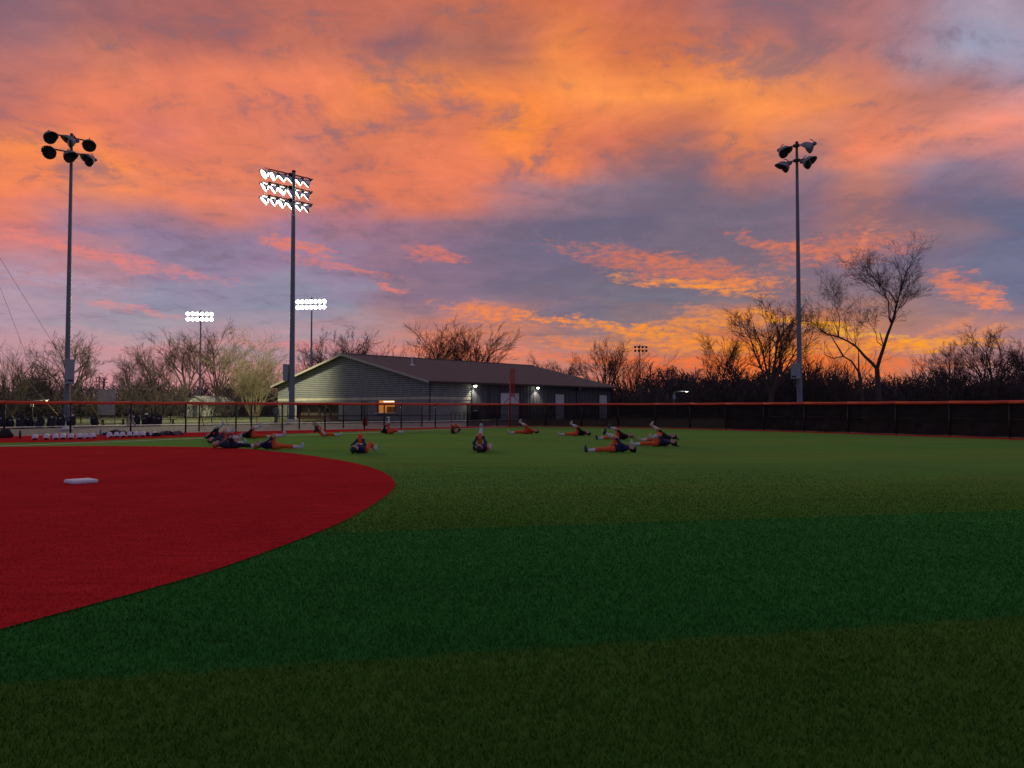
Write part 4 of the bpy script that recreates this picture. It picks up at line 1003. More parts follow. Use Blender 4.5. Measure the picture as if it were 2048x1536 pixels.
def sdf_mesh(caps, h, k=0.022, fold=0.0):
    """caps: (a, b, ra, rb, region) tapered limbs melted into one skin"""
    P0 = np.array([c[0] for c in caps]); P1 = np.array([c[1] for c in caps]); rm = max(max(c[2], c[3]) for c in caps) + 2.5 * h + k
    lo = np.minimum(P0, P1).min(0) - rm; hi = np.maximum(P0, P1).max(0) + rm; n = np.ceil((hi - lo) / h).astype(int) + 1
    gx, gy, gz = [(lo[i] + np.arange(n[i]) * h).astype(np.float32) for i in range(3)]
    acc = np.zeros(n, np.float32)
    for a, b_, ra, rb, rg_ in caps:
        a = np.asarray(a, np.float32); b_ = np.asarray(b_, np.float32)
        R_ = max(ra, rb) + 5.5 * k; l2 = np.minimum(a, b_) - R_; h2 = np.maximum(a, b_) + R_
        i0 = np.clip(((l2 - lo) / h).astype(int), 0, n - 1); i1 = np.clip(((h2 - lo) / h).astype(int) + 2, 1, n)
        X = gx[i0[0]:i1[0], None, None]; Y = gy[None, i0[1]:i1[1], None]; Z = gz[None, None, i0[2]:i1[2]]
        d = b_ - a; L2 = max(float(d @ d), 1e-8); t = np.clip(((X - a[0]) * d[0] + (Y - a[1]) * d[1] + (Z - a[2]) * d[2]) / L2, 0, 1)
        D_ = np.sqrt((X - a[0] - t * d[0]) ** 2 + (Y - a[1] - t * d[1]) ** 2 + (Z - a[2] - t * d[2]) ** 2) - (ra + (rb - ra) * t)
        acc[i0[0]:i1[0], i0[1]:i1[1], i0[2]:i1[2]] += np.exp(-np.clip(D_, -0.5, 0.5) / k)
    Fv = -k * np.log(np.maximum(acc, 1e-9))
    if fold:                                 # cloth folds
        X, Y, Z = gx[:, None, None], gy[None, :, None], gz[None, None, :]
        Fv = Fv + fold * (np.sin(38 * X + 17 * Y + 9 * Z) * np.sin(23 * Y - 31 * Z + 11 * X) + 0.7 * np.sin(55 * X - 34 * Z + 21 * Y))
    V, Q = surface_nets(Fv, lo, h)
    cen = V[Q].mean(1); best = np.full(len(Q), 9.0); reg = np.zeros(len(Q), int)
    for a, b_, ra, rb, rg_ in caps:
        a = np.asarray(a); b_ = np.asarray(b_); d = b_ - a; L2 = max(float(d @ d), 1e-8); t = np.clip((cen - a) @ d / L2, 0, 1)
        D_ = np.linalg.norm(cen - a - t[:, None] * d, axis=1) - (ra + (rb - ra) * t); m = D_ < best; best[m] = D_[m]; reg[m] = rg_
    return V, Q, reg
SKIN, TOP, PANT, SOCK, EYE, LIP, MARK = range(7)
def lerp3(a, b_, t): return tuple(a[i] + (b_[i] - a[i]) * t for i in range(3))
def hand_caps(w, d, up, palm_side):
    """hand: palm plus a thumb from the side of the palm and four bent fingers; w wrist, d hand direction, up = bend direction"""
    w, d, up = Vector(w), Vector(d).normalized(), Vector(up); up = (up - d * up.dot(d)).normalized(); sd = d.cross(up) * palm_side
    caps = [(w[:], (w + d * 0.075)[:], 0.028, 0.034, SKIN)]; fing = []
    for i, L in enumerate((0.062, 0.072, 0.068, 0.052)):
        b0 = w + d * 0.085 + sd * (0.027 - 0.018 * i); b1 = b0 + (d * 0.8 + up * 0.45) * L * 0.55; b2 = b1 + (d * 0.15 + up) * L * 0.5; fing.append((b0, b1, b2, 0.0095))
    t0 = w + d * 0.03 + sd * 0.03; t1 = t0 + (d * 0.55 + sd * 0.75) * 0.035; t2 = t1 + (d * 0.8 + up * 0.5) * 0.03; fing.append((t0, t1, t2, 0.0105))
    return caps, fing
def person(loc, rz, J, cols, label, scale=1.0, hair='short', logo=None, ground=True):
    """J: dict of joint positions in metres in the person's own frame (+x towards the head when lying)"""
    caps = []; fings = []
    pel, che, nek, hed = J['pel'], J['che'], J['nek'], J['hed']
    face = Vector(J['face']).normalized(); crown = Vector(J['crown']).normalized(); side = face.cross(crown).normalized()
    caps += [(lerp3(J['hipL'], J['hipR'], 0.12), lerp3(J['hipL'], J['hipR'], 0.88), 0.105, 0.105, PANT), (pel, lerp3(pel, che, 0.45), 0.115, 0.105, TOP), (lerp3(pel, che, 0.4), che, 0.105, 0.125, TOP),
             (J['shoL'], J['shoR'], 0.075, 0.075, TOP), (lerp3(che, J['shoL'], 0.35), lerp3(che, J['shoR'], 0.35), 0.115, 0.115, TOP), (lerp3(che, nek, 0.3), nek, 0.10, 0.06, TOP), (nek, hed, 0.052, 0.055, SKIN)]
    hv = Vector(hed)
    caps += [((hv + crown * 0.035)[:], (hv - crown * 0.03 + face * 0.01)[:], 0.092, 0.078, SKIN), ((hv - crown * 0.06 + face * 0.035)[:], (hv - crown * 0.085 + face * 0.05)[:], 0.05, 0.035, SKIN),
             ((hv + face * 0.085 - crown * 0.005)[:], (hv + face * 0.108 - crown * 0.035)[:], 0.013, 0.016, SKIN)]
    for s in (-1, 1):
        caps.append(((hv + side * s * 0.088 + crown * 0.015)[:], (hv + side * s * 0.09 - crown * 0.03)[:], 0.018, 0.014, SKIN))
        caps.append(((hv + face * 0.083 + side * s * 0.033 + crown * 0.012)[:], (hv + face * 0.083 + side * s * 0.035 + crown * 0.012)[:], 0.012, 0.012, EYE))
    caps.append(((hv + face * 0.088 - crown * 0.062 + side * 0.018)[:], (hv + face * 0.088 - crown * 0.062 - side * 0.018)[:], 0.009, 0.009, LIP))
    for S_ in 'LR':
        h_, k_, a_ = J['hip' + S_], J['kne' + S_], J['ank' + S_]
        pk = J.get('pantend', 0.30)
        caps += [(h_, k_, 0.092, 0.064, PANT), (k_, lerp3(k_, a_, pk), 0.062, 0.058, PANT), (lerp3(k_, a_, pk), lerp3(k_, a_, 0.6), 0.054, 0.046, SOCK if pk < 0.8 else PANT), (lerp3(k_, a_, 0.6), a_, 0.046, 0.036, SOCK if pk < 0.8 else PANT)]
        s_, e_, w_ = J['sho' + S_], J['elb' + S_], J['han' + S_]
        caps += [(s_, e_, 0.058, 0.044, TOP), (e_, lerp3(e_, w_, 0.75), 0.044, 0.034, TOP if J.get('long', 1) else SKIN), (lerp3(e_, w_, 0.75), w_, 0.030, 0.027, SKIN)]
        hd = Vector(J.get('hdir' + S_, tuple(Vector(w_) - Vector(e_)))); hc, fg = hand_caps(w_, hd, J.get('hup' + S_, (0, 0, -1)), 1 if S_ == 'L' else -1); caps += hc; fings += fg
    if logo is not None: caps.append(logo)
    V, Q, reg = sdf_mesh(caps, 0.0175, fold=0.0045)
    root = tag(empty('person', loc, rz), label, 'person'); root.scale = (scale,) * 3
    mats = [m_skin, cols['top'], cols['pant'], cols['sock'], m_eye, m_lip, m_mark]
    fb_ = MB()
    for b0, b1, b2, r_ in fings: fb_.tube([b0, b1, b2], [r_, r_ * 0.95, r_ * 0.75], 6)
    n0 = len(V); tri = np.concatenate([Q[:, [0, 1, 2]], Q[:, [0, 2, 3]]]); rr_ = np.concatenate([reg, reg])
    FV = np.array(fb_.v); FT = []
    for f in fb_.f:
        for i in range(1, len(f) - 1): FT.append((f[0] + n0, f[i] + n0, f[i + 1] + n0))
    me = np_mesh('body', np.concatenate([V, FV]), np.concatenate([tri, np.array(FT)]), mats, 3, np.concatenate([rr_, np.zeros(len(FT), int)]), True)
    part('body', me, root)
    hc = [((hv + crown * 0.05 - face * 0.022)[:], (hv - crown * 0.005 - face * 0.035)[:], 0.094, 0.085, 0), ((hv + crown * 0.075 + face * 0.035)[:], (hv + crown * 0.085 - face * 0.02)[:], 0.058, 0.06, 0)]
    for s in (-1, 1): hc.append(((hv + side * s * 0.06 + crown * 0.06)[:], (hv + side * s * 0.072 - crown * 0.02 - face * 0.03)[:], 0.045, 0.032, 0))
    if hair in ('bun', 'tail'): hc.append(((hv + crown * 0.09 - face * 0.075)[:], (hv + crown * 0.10 - face * 0.10)[:], 0.045, 0.04, 0))
    if hair == 'tail':
        a = hv + crown * 0.10 - face * 0.10
        tp = J.get('tail', (a + crown * 0.10 - face * 0.04)[:]); hc.append((a[:], tp, 0.032, 0.02, 0)); hc.append((tp, (Vector(tp) + Vector((0.02, 0.02, -0.08)))[:], 0.022, 0.012, 0))
    V, Q, rg_ = sdf_mesh(hc, 0.018, 0.015); part('hair', np_mesh('hair', V, Q, cols['hair'], 4, None, True), root)
    for S_ in 'LR':
        a = Vector(J['ank' + S_]); t = Vector(J['toe' + S_]); d = (t - a); heel = a + (a - Vector(J['kne' + S_])).normalized() * 0.05 - d.normalized() * 0.03
        ball = heel.lerp(t, 0.62) ; sc_ = [(heel[:], lerp3(heel, t, 0.55), 0.040, 0.046, 0), (lerp3(heel, t, 0.5), t[:], 0.046, 0.032, 0), (a[:], lerp3(heel, t, 0.35), 0.042, 0.042, 0)]
        V, Q, rg_ = sdf_mesh(sc_, 0.016, 0.012); part('shoe', np_mesh('shoe', V, Q, cols['shoe'], 4, None, True), root)
    return root
def lying(bent='L', knee=(0.10, 0.44), foot=(-0.22, 0.40), out=0.04, lift=0.0, head=0.0, bend2=0.0, grip=0.75, toe_up=True, both=False, short=1.0):
    """on the back, head towards +x, one knee drawn up; knee/foot are (x, z) of that knee and ankle; lift raises the upper body"""
    cl, sl = math.cos(lift), math.sin(lift)
    def up(x, z, y=0.0): return (x * cl - (z - 0.12) * sl, y, 0.12 + x * sl + (z - 0.12) * cl)
    J = {'pel': (0, 0, 0.125), 'che': up(0.30, 0.15), 'nek': up(0.485, 0.17), 'hipL': (-0.03, 0.09, 0.115), 'hipR': (-0.03, -0.09, 0.115), 'shoL': up(0.43, 0.15, 0.165), 'shoR': up(0.43, 0.15, -0.165)}
    hz = 0.155 + head; J['hed'] = up(0.635, hz)
    ha = lift + head * 2.2; J['face'] = (-math.sin(ha), 0, math.cos(ha)); J['crown'] = (math.cos(ha), 0, math.sin(ha))
    for S_, sg in (('L', 1), ('R', -1)):
        if S_ == bent or both:
            J['kne' + S_] = (knee[0], sg * (0.09 + out), knee[1]); J['ank' + S_] = (foot[0], sg * (0.07 + out), foot[1])
            d = (Vector(J['ank' + S_]) - Vector(J['kne' + S_])).normalized(); perp = Vector((-d.z, 0, d.x)) ; perp = perp if (perp.z > 0 or perp.x > 0.5) else -perp
            J['toe' + S_] = tuple(Vector(J['ank' + S_]) + d * 0.05 + perp * 0.15)
        else:
            J['kne' + S_] = (-0.43 * short, sg * 0.12, 0.105 + bend2); J['ank' + S_] = (-0.84 * short, sg * 0.14, 0.075); J['toe' + S_] = (-0.84 * short - 0.06, sg * 0.17, 0.225)
    for S_, sg in (('L', 1), ('R', -1)):
        tgt = Vector(J['kne' + bent]).lerp(Vector(J['ank' + bent]), 0.28) + Vector((-0.015 if knee[0] < 0.15 else 0.0, sg * 0.062, 0.03))
        tgt -= (tgt - Vector(J['sho' + S_])).normalized() * 0.05
        J['han' + S_] = tuple(tgt); sh = Vector(J['sho' + S_]); mid_ = sh.lerp(tgt, 0.5); ln = (tgt - sh).length; bow = math.sqrt(max(0.30 ** 2 - (ln / 2) ** 2, 0.002))
        dirn = Vector((0.15, sg * 0.85, -0.45)).normalized(); J['elb' + S_] = tuple(mid_ + dirn * bow)
        if J['elb' + S_][2] < 0.06: e = J['elb' + S_]; J['elb' + S_] = (e[0], e[1], 0.06)
        J['hdir' + S_] = tuple(Vector((0, -sg * 0.8, 0)) + (tgt - Vector(J['elb' + S_])).normalized() * 0.6); J['hup' + S_] = (0.8, -sg * 0.2, -0.4)
    return J
NV = dict(top=m_navy, pant=m_opant, sock=m_sock, shoe=m_shoeW, hair=m_hairB)
def C_(**k): d = dict(NV); d.update(k); return d
def mark(x, z, y=0.0, r=0.05): return ((x, y - 0.05, z), (x, y + 0.05, z), r, r, MARK)
def put(px, py, ang, J, cols, label, **kw):
    return person(G(px, py, 0.012 if False else 0.0), R(ang), J, cols, label, **kw)
ST = 'players stretching on the turf'
PPL = []
PPL.append(put(468, 897, 178, lying('L', (0.12, 0.46), (-0.20, 0.36)), C_(top=m_greyblue, pant=m_npant, shoe=m_shoeW, hair=m_hairL), 'player in grey-blue pullover and dark trousers lying nearest the infield edge on the left', hair='bun'))
PPL.append(put(452, 889, 172, lying('R', (0.14, 0.50), (-0.18, 0.52)), C_(top=m_greyblue, pant=m_rpant, hair=m_hairR), 'auburn-haired player in red trousers half hidden behind the grey-blue pullover', hair='short'))
PPL.append(put(438, 880, 160, lying('L', (0.06, 0.50), (-0.30, 0.72), both=False), C_(top=m_blackc, pant=m_npant, shoe=m_shoeW), 'player in black with white-socked leg raised, farthest of the left cluster', hair='short'))
PPL.append(put(508, 877, 178, lying('L', (0.06, 0.46), (-0.32, 0.58)), C_(top=m_blackc, pant=m_rpant), 'player in black top and red trousers behind the blonde player on the left', hair='bun'))
PPL.append(put(552, 899, 176, lying('L', (0.10, 0.46), (-0.30, 0.50)), C_(top=m_navy, hair=m_hairL), 'blonde player in navy and orange at the infield edge holding one knee', hair='tail', logo=mark(0.28, 0.262)))
PPL.append(put(646, 873, 172, lying('L', (0.16, 0.40), (-0.10, 0.16), lift=0.75, head=0.05), C_(top=m_blackc, hair=m_hairL), 'player in black and orange curled up half sitting, left of the window', hair='short'))
PPL.append(put(726, 906, 256, lying('R', (0.02, 0.56), (-0.18, 0.24), out=0.0, bend2=0.18, short=0.72), C_(hair=m_hairK), 'player in navy hugging one orange knee, head towards the infield edge', hair='bun', logo=mark(0.22, 0.262)))
PPL.append(put(780, 868, 138, lying('L', (0.02, 0.48), (-0.06, 0.86), bend2=0.10), C_(top=m_blackc, pant=m_rpant, hair=m_hairB), 'player in orange below the lit window with one foot straight up', hair='short'))
PPL.append(put(907, 867, -72, lying('L', (0.10, 0.52), (-0.12, 0.30), both=True), C_(top=m_blackc, hair=m_hairL), 'small far player with both knees drawn up before the building corner', hair='bun', scale=0.95))
PPL.append(put(964, 904, -96, lying('R', (0.06, 0.46), (-0.12, 0.80), out=-0.03, head=0.0), C_(top=m_navy, hair=m_hairB), 'player in navy lying head first towards the viewer, white shoe pointing up', hair='bun'))
PPL.append(put(1050, 868, 6, lying('R', (0.06, 0.44), (-0.28, 0.66)), C_(top=m_oshirt, pant=m_rpant, hair=m_hairB, shoe=m_shoeT), 'player all in orange lying just right of the foul pole', hair='short'))
PPL.append(put(1152, 872, 8, lying('R', (0.06, 0.44), (-0.26, 0.62)), C_(top=m_blackc, hair=m_hairB, shoe=m_shoeT), 'player in black and orange lying alone right of the all-orange player', hair='bun'))
PPL.append(put(1233, 880, 4, lying('R', (0.06, 0.46), (-0.32, 0.58), head=0.05), C_(top=m_blackc, hair=m_hairL, shoe=m_shoeD), 'blonde player with dark shoes at the back left of the right cluster', hair='tail'))
PPL.append(put(1225, 905, 0, lying('L', (0.16, 0.46), (-0.22, 0.62), head=-0.02), C_(hair=m_hairK, shoe=m_shoeD), 'nearest player of the right cluster, navy top, shin raised over outstretched leg', hair='bun'))
PPL.append(put(1312, 893, -2, lying('R', (0.14, 0.46), (-0.16, 0.34)), C_(hair=m_hairB), 'player in navy and orange with long outstretched leg, front right of the right cluster', hair='tail'))
PPL.append(put(1318, 883, 4, lying('L', (0.06, 0.46), (-0.28, 0.70), head=0.06), C_(top=m_blackc, hair=m_hairB, shoe=m_shoeT), 'dark-haired player with cream shoe in the air, back right of the right cluster', hair='tail'))
for o in PPL: o['group'] = ST

def standing(stride=0.0, arm=0.1, bend=0.0):
    """upright figure facing +x"""
    J = {'pel': (0, 0, 0.93), 'che': (0.02, 0, 1.22), 'nek': (0.03, 0, 1.42), 'hed': (0.06, 0, 1.56), 'face': (1, 0, -0.15), 'crown': (0.15, 0, 1), 'hipL': (0, 0.085, 0.90), 'hipR': (0, -0.085, 0.90), 'shoL': (0.02, 0.17, 1.36), 'shoR': (0.02, -0.17, 1.36), 'pantend': 0.92}
    for S_, sg in (('L', 1), ('R', -1)):
        q = sg * stride; J['kne' + S_] = (q * 0.55 + 0.04, sg * 0.09, 0.48); J['ank' + S_] = (q * 1.0 - 0.04, sg * 0.09, 0.085 + max(-q, 0) * 0.25); J['toe' + S_] = (J['ank' + S_][0] + 0.17, sg * 0.11, 0.045 + max(-q, 0) * 0.1)
        J['elb' + S_] = (-q * 0.35 - 0.03, sg * 0.24, 1.10); J['han' + S_] = (-q * 0.6 + arm, sg * 0.22, 0.88); J['hdir' + S_] = (0.2, 0, -1); J['hup' + S_] = (1, 0, 0.1)
    return J
person(G(262, 853.5), R(185), standing(0.22), C_(top=m_navy, pant=m_khaki, hair=m_hairB, shoe=m_shoeW), 'person in dark jacket and pale trousers walking along the concrete path', hair='short')
person(G(552, 847.5), R(95), standing(0.03), C_(top=m_olivecoat, pant=m_greypant, hair=m_hairB, shoe=m_shoeD), 'person in grey-green coat standing behind the tall gate posts', hair='short')
person(G(655, 845), R(200), standing(0.12), C_(top=m_blackc, pant=m_khaki, hair=m_hairK, shoe=m_shoeD), 'person in black top and pale trousers before the dark bay of the gable', hair='short')

# ------------------------------------------------------------------ second base
b = MB(); b.box((0, 0, 0.04), (0.46, 0.46, 0.075)); base = b.build('second_base', mat('white_base_canvas', (0.76, 0.82, 0.93), 0.6, 0.15, 5), None, bevel=0.03)
base.location = G(162, 967.5); base.location.z = 0.010; base.rotation_euler = (0, 0, R(50)); tag(base, 'white square second base lying on the red infield', 'base')

# ------------------------------------------------------------------ helmets in a row
m_helm = mat('white_helmet_shell', (0.76, 0.75, 0.83), 0.35, 0.05); m_hpad = mat('dark_helmet_padding', (0.02, 0.02, 0.035), 0.8, 0.3)
def helmet_meshes():
    sh = MB(); prof = []
    rows, cols_ = 7, 14; vs = []
    for i in range(rows + 1):
        t = math.pi / 2 * (1 - i / rows * 1.12)
        for j in range(cols_):
            a = 2 * math.pi * j / cols_; r = math.cos(t); z = math.sin(t) * 0.15 + 0.115
            ear = 0.07 * max(0, abs(math.sin(a)) - 0.55) / 0.45 if i == rows else 0
            vs.append((math.cos(a) * r * 0.135, math.sin(a) * r * 0.115, z - ear))
    sh.add(vs, [(i * cols_ + j, i * cols_ + (j + 1) % cols_, (i + 1) * cols_ + (j + 1) % cols_, (i + 1) * cols_ + j) for i in range(rows) for j in range(cols_)] + [tuple(range(cols_))])
    br = MB(); vs = []
    for i in range(7):
        a = R(-62 + i * 124 / 6); vs.append((math.cos(a) * 0.132, math.sin(a) * 0.113, 0.112)); vs.append((math.cos(a) * 0.132 + 0.075 * math.cos(a * 0.9), math.sin(a) * 0.118, 0.100))
    vs += [(x, y, z - 0.008) for x, y, z in vs]
    br.add(vs, [(2 * i, 2 * i + 1, 2 * i + 3, 2 * i + 2) for i in range(6)] + [(14 + 2 * i, 14 + 2 * i + 2, 14 + 2 * i + 3, 14 + 2 * i + 1) for i in range(6)] + [(2 * i + 1, 15 + 2 * i, 17 + 2 * i, 2 * i + 3) for i in range(6)])
    pd = MB(); pd.lathe([(0.10, 0.02), (0.112, 0.05), (0.105, 0.11)], 12, squash=(1.1, 0.92))
    return sh.mesh('shell', m_helm, True), br.mesh('brim', m_helm, True), pd.mesh('padding', m_hpad, True)
hs, hb_, hp_ = helmet_meshes()
HEL = [(70, 880.5, 'leftmost white batting helmet, alone beside the dark bottle'), (93, 880, 'white batting helmet right of the leftmost one'), (111, 879.8, 'third white batting helmet from the left of the row'), (126, 879.2, 'fourth white batting helmet from the left of the row'),
       (142, 879, 'fifth white batting helmet from the left of the row'), (158, 878.6, 'sixth white batting helmet from the left of the row'), (171, 878.2, 'seventh white batting helmet from the left, dark brim turned right'), (185, 877.8, 'eighth white batting helmet, left of the blue bottle'),
       (219, 876, 'white batting helmet just right of the fence post by the blue bottle'), (233, 875.6, 'second white helmet right of the fence post by the blue bottle'), (245, 875.2, 'third white helmet right of the fence post by the blue bottle'), (259, 874.8, 'fourth white helmet right of the fence post by the blue bottle'),
       (272, 874.5, 'fifth white helmet right of the fence post by the blue bottle'), (286, 874.0, 'rightmost white batting helmet beside the heap of clothes')]
rq = random.Random(4)
for i, (px, py, lab) in enumerate(HEL):
    h = tag(empty('batting_helmet', G(px, py) + Vector((0, 0, 0.002)), R(rq.uniform(-60, 20) - 20)), lab, 'helmet', 'white batting helmets lined up on the turf'); h.scale = (1.1,) * 3
    part('shell', hs, h); part('brim', hb_, h); part('padding', hp_, h)

# ------------------------------------------------------------------ bags, bottles and clothes
m_bag = mat('black_bag_nylon', (0.013, 0.013, 0.016), 0.7, 0.5, 6, bump=0.5); m_bagn = mat('navy_bag_nylon', (0.016, 0.018, 0.045), 0.7, 0.4, 6, bump=0.5); m_trim = mat('pale_bag_trim', (0.45, 0.45, 0.50), 0.6, 0.2)
def lump(name, size, seed, mt, parent, loc=(0, 0, 0), rough=0.16, nx=14, nz=10):
    """soft sagging body standing on its base"""
    rq = random.Random(seed); b = MB(); vs = []; ph = [rq.random() * 6 for _ in range(6)]
    for k in range(nz + 1):
        v = k / nz; prof = (0.80 + 0.20 * math.sin(math.pi * min(v * 1.3, 1))) * (1 if v < 0.8 else math.sqrt(max(1 - ((v - 0.8) / 0.2) ** 2, 0.02)))
        for j in range(nx):
            a = 2 * math.pi * j / nx; sq = 1 / max(abs(math.cos(a)) ** 6 + abs(math.sin(a)) ** 6, 1e-3) ** (1 / 6) * 0.93
            w = 1 + rough * (math.sin(3 * a + ph[0] + v * 4) + 0.6 * math.sin(5 * a + ph[1] - v * 7) + 0.5 * math.sin(2 * a + v * 9 + ph[2])) * 0.5
            vs.append((math.cos(a) * sq * prof * w * size[0] / 2, math.sin(a) * sq * prof * w * size[1] / 2, v * size[2] * (1 + 0.05 * math.sin(a + ph[3]))))
    b.add(vs, [(k * nx + j, k * nx + (j + 1) % nx, (k + 1) * nx + (j + 1) % nx, (k + 1) * nx + j) for k in range(nz) for j in range(nx)] + [tuple(range(nx))[::-1], tuple(nz * nx + j for j in range(nx))])
    o = b.build(name, mt, parent, True); o.location = loc; return o
BAGS = [(3, 855.5, 'at the left edge of the view'), (19, 855.2, 'second from the left edge'), (41, 855.6, 'third from the left edge with a blue-white tag'), (60, 855, 'fourth from the left edge'), (80, 855.4, 'just left of the fence post'),
        (103, 855, 'just right of the fence post, the tallest of the row'), (121, 854, 'left of the floodlight pole foot'), (143, 853.5, 'with white trim in front of the floodlight pole foot'), (189, 852, 'standing alone by the yellow guy guard'),
        (273, 851, 'nearest the walking person'), (291, 850.8, 'topped with a white cap, right of the walking person'), (307, 850.6, 'just right of the white-capped bag'), (317, 850.3, 'rightmost of the group by the walker')]
for i, (px, py, lab) in enumerate(BAGS):
    rq = random.Random(i); p = G(px, py); h = rq.uniform(0.8, 1.05)
    r_ = tag(empty('equipment_bag', p, R(rq.uniform(-30, 30))), 'black standing equipment bag ' + lab, 'bag', 'black equipment bags behind the fence')
    lump('body', (0.62, 0.45, h), i, m_bag, r_); lump('side_pocket', (0.4, 0.2, h * 0.5), i + 50, m_bagn, r_, (0.05, -0.27, 0.08))
    b = MB(); b.tube([(-0.16, -0.24, h * 0.82), (-0.18, -0.33, h * 0.5), (-0.14, -0.25, 0.15)], 0.025, 6); b.build('strap', m_bagn, r_, True)
    b = MB(); b.tube([(-0.1, 0, h * 0.98), (0, 0, h * 1.09), (0.1, 0, h * 0.98)], 0.022, 6); b.build('handle', m_bag, r_, True)
    b = MB(); b.box((rq.uniform(-.1, .15), -0.28, h * rq.uniform(0.62, 0.82)), (0.16, 0.05, 0.11)); b.build('tag', m_trim if i % 3 else m_white, r_, bevel=0.02)
    if i in (7, 10): lump('white_cap', (0.24, 0.24, 0.16), 80 + i, m_white, r_, (0.08, -0.06, h * 0.93))
d = tag(empty('duffel_bag', G(12, 876), R(8)), 'black duffel bag on the gravel at the left edge beside a dark bottle', 'bag')
lump('body', (0.62, 0.4, 0.42), 91, m_bag, d); b = MB(); b.tube([(-0.2, -0.1, 0.36), (0, -0.16, 0.46), (0.2, -0.1, 0.36)], 0.02, 6); b.build('handle', m_bagn, d, True)
def bottle(px, py, col, capc, label, h=0.27):
    r_ = tag(empty('water_bottle', G(px, py)), label, 'bottle')
    b = MB(); b.lathe([(0.035, 0), (0.042, 0.01), (0.042, h * 0.66), (0.036, h * 0.78), (0.022, h * 0.84)], 12); b.build('body', mat(label[:12] + '_plastic', col, 0.25, 0.1), r_, True)
    b = MB(); b.lathe([(0.026, h * 0.84), (0.026, h * 0.95), (0.012, h)], 10); b.build('cap', mat(label[:12] + '_cap', capc, 0.4, 0.1), r_, True); r_.scale = (1.2,) * 3
bottle(40, 877.5, (0.03, 0.035, 0.06), (0.02, 0.02, 0.02), 'dark bottle beside the black duffel bag at the left edge', 0.34)
bottle(201, 873, (0.06, 0.22, 0.50), (0.10, 0.30, 0.55), 'blue water bottle between the helmets at the fence post', 0.32)
bottle(277, 874.2, (0.75, 0.76, 0.80), (0.8, 0.8, 0.8), 'white water bottle standing among the rightmost helmets', 0.26)
def heap(px, py, label, mats, seed, n=4, w=0.5):
    r_ = tag(empty('clothes_heap', G(px, py)), label, 'clothes'); rq = random.Random(seed)
    for k in range(n):
        o = lump(('jacket', 'sweater', 'towel', 'sleeve')[k % 4], (w * rq.uniform(.7, 1.1), w * rq.uniform(.6, 0.9), rq.uniform(0.16, 0.32)), seed + k, mats[k % len(mats)], r_, ((k - (n - 1) / 2) * w * 0.62, rq.uniform(-.08, .12), 0.0), rough=0.42, nx=18, nz=12); o.rotation_euler = (0, 0, rq.uniform(-.6, .6))
m_cam = mat('mottled_grey_fabric', (0.16, 0.15, 0.15), 0.9, 0.8, 9)
heap(236, 870.5, 'long dark heap of navy jackets behind the helmets', [m_bagn, m_bag, m_cam], 201, 4, 0.6)
heap(305, 872.5, 'heap of navy and white clothes left of the fence post', [m_bagn, m_white, m_bag], 221, 3, 0.42)
heap(341, 870.5, 'mottled grey heap of clothes right of the fence post', [m_cam, m_greyblue, m_bag], 241, 4, 0.42)
mt_ = lump('utility_cover', (0.75, 0.6, 0.26), 300, m_conc, None, tuple(G(134, 862)), rough=0.1); tag(mt_, 'small grey concrete cover on the gravel below the left floodlight pole', 'utility cover')

# ------------------------------------------------------------------ gear and furniture behind the fence
def bucket(px, py):
    r_ = tag(empty('ball_bucket', G(px, py)), 'orange ball bucket by the grey door behind the fence', 'bucket')
    b = MB(); b.lathe([(0.17, 0), (0.21, 0.44), (0.225, 0.46)], 14); b.build('body', m_orange, r_, True)
    b = MB(); b.lathe([(0.225, 0.46), (0.22, 0.52), (0.1, 0.55)], 14); b.build('seat_lid', m_rust, r_, True)
    b = MB(); b.tube([(-0.21, 0, 0.42), (-0.16, -0.12, 0.30), (0, -0.2, 0.22), (0.16, -0.12, 0.30), (0.21, 0, 0.42)], 0.008, 5); b.build('bail', m_galv, r_); r_.scale = (1.1,) * 3
bucket(730, 851.5)
sc = tag(empty('pitching_screen', G(212, 851.0), R(-4)), 'cream netted pitching screen standing behind the fence on the left', 'screen')
b = MB()
for x in (-0.75, 0.75): b.tube([(x, 0, 0), (x, 0, 2.86), (x * 0.93, 0, 2.95)], 0.03, 8)
b.tube([(-0.70, 0, 2.95), (0.70, 0, 2.95)], 0.03, 8); b.tube([(-0.75, 0, 0.9), (0.75, 0, 0.9)], 0.03, 8); b.build('frame', m_fascia, sc, True)
b = MB(); n = 8; vs = [(-0.72 + 1.44 * i / n, 0.06 * math.sin(math.pi * i / n) * math.sin(math.pi * k / n), 0.92 + 2.0 * k / n) for k in range(n + 1) for i in range(n + 1)]
b.add(vs, [(k * (n + 1) + i, k * (n + 1) + i + 1, (k + 1) * (n + 1) + i + 1, (k + 1) * (n + 1) + i) for k in range(n) for i in range(n)]); b.build('net', m_net, sc, True)
for x in (-0.75, 0.75):
    b = MB(); b.tube([(x, -0.6, 0.04), (x, 0.6, 0.04)], 0.03, 8); b.build('foot', m_fascia, sc, True)
def park_bench(px, py, label, rz, mt):
    r_ = tag(empty('bench', G(px, py), rz), label, 'bench')
    for k in range(3):
        b = MB(); b.box((0, -0.14 + 0.14 * k, 0.46), (2.2, 0.12, 0.04)); b.build('seat_board', mt, r_)
    for x in (-0.85, 0.85):
        b = MB(); b.box((x, 0, 0.22), (0.07, 0.36, 0.44)); b.build('leg', m_rust, r_)
park_bench(326, 849.0, 'low wooden bench behind the fence right of the equipment bags', R(5), m_wood)
park_bench(226, 849.5, 'pale wooden bench under the cream pitching screen', R(5), m_fascia)
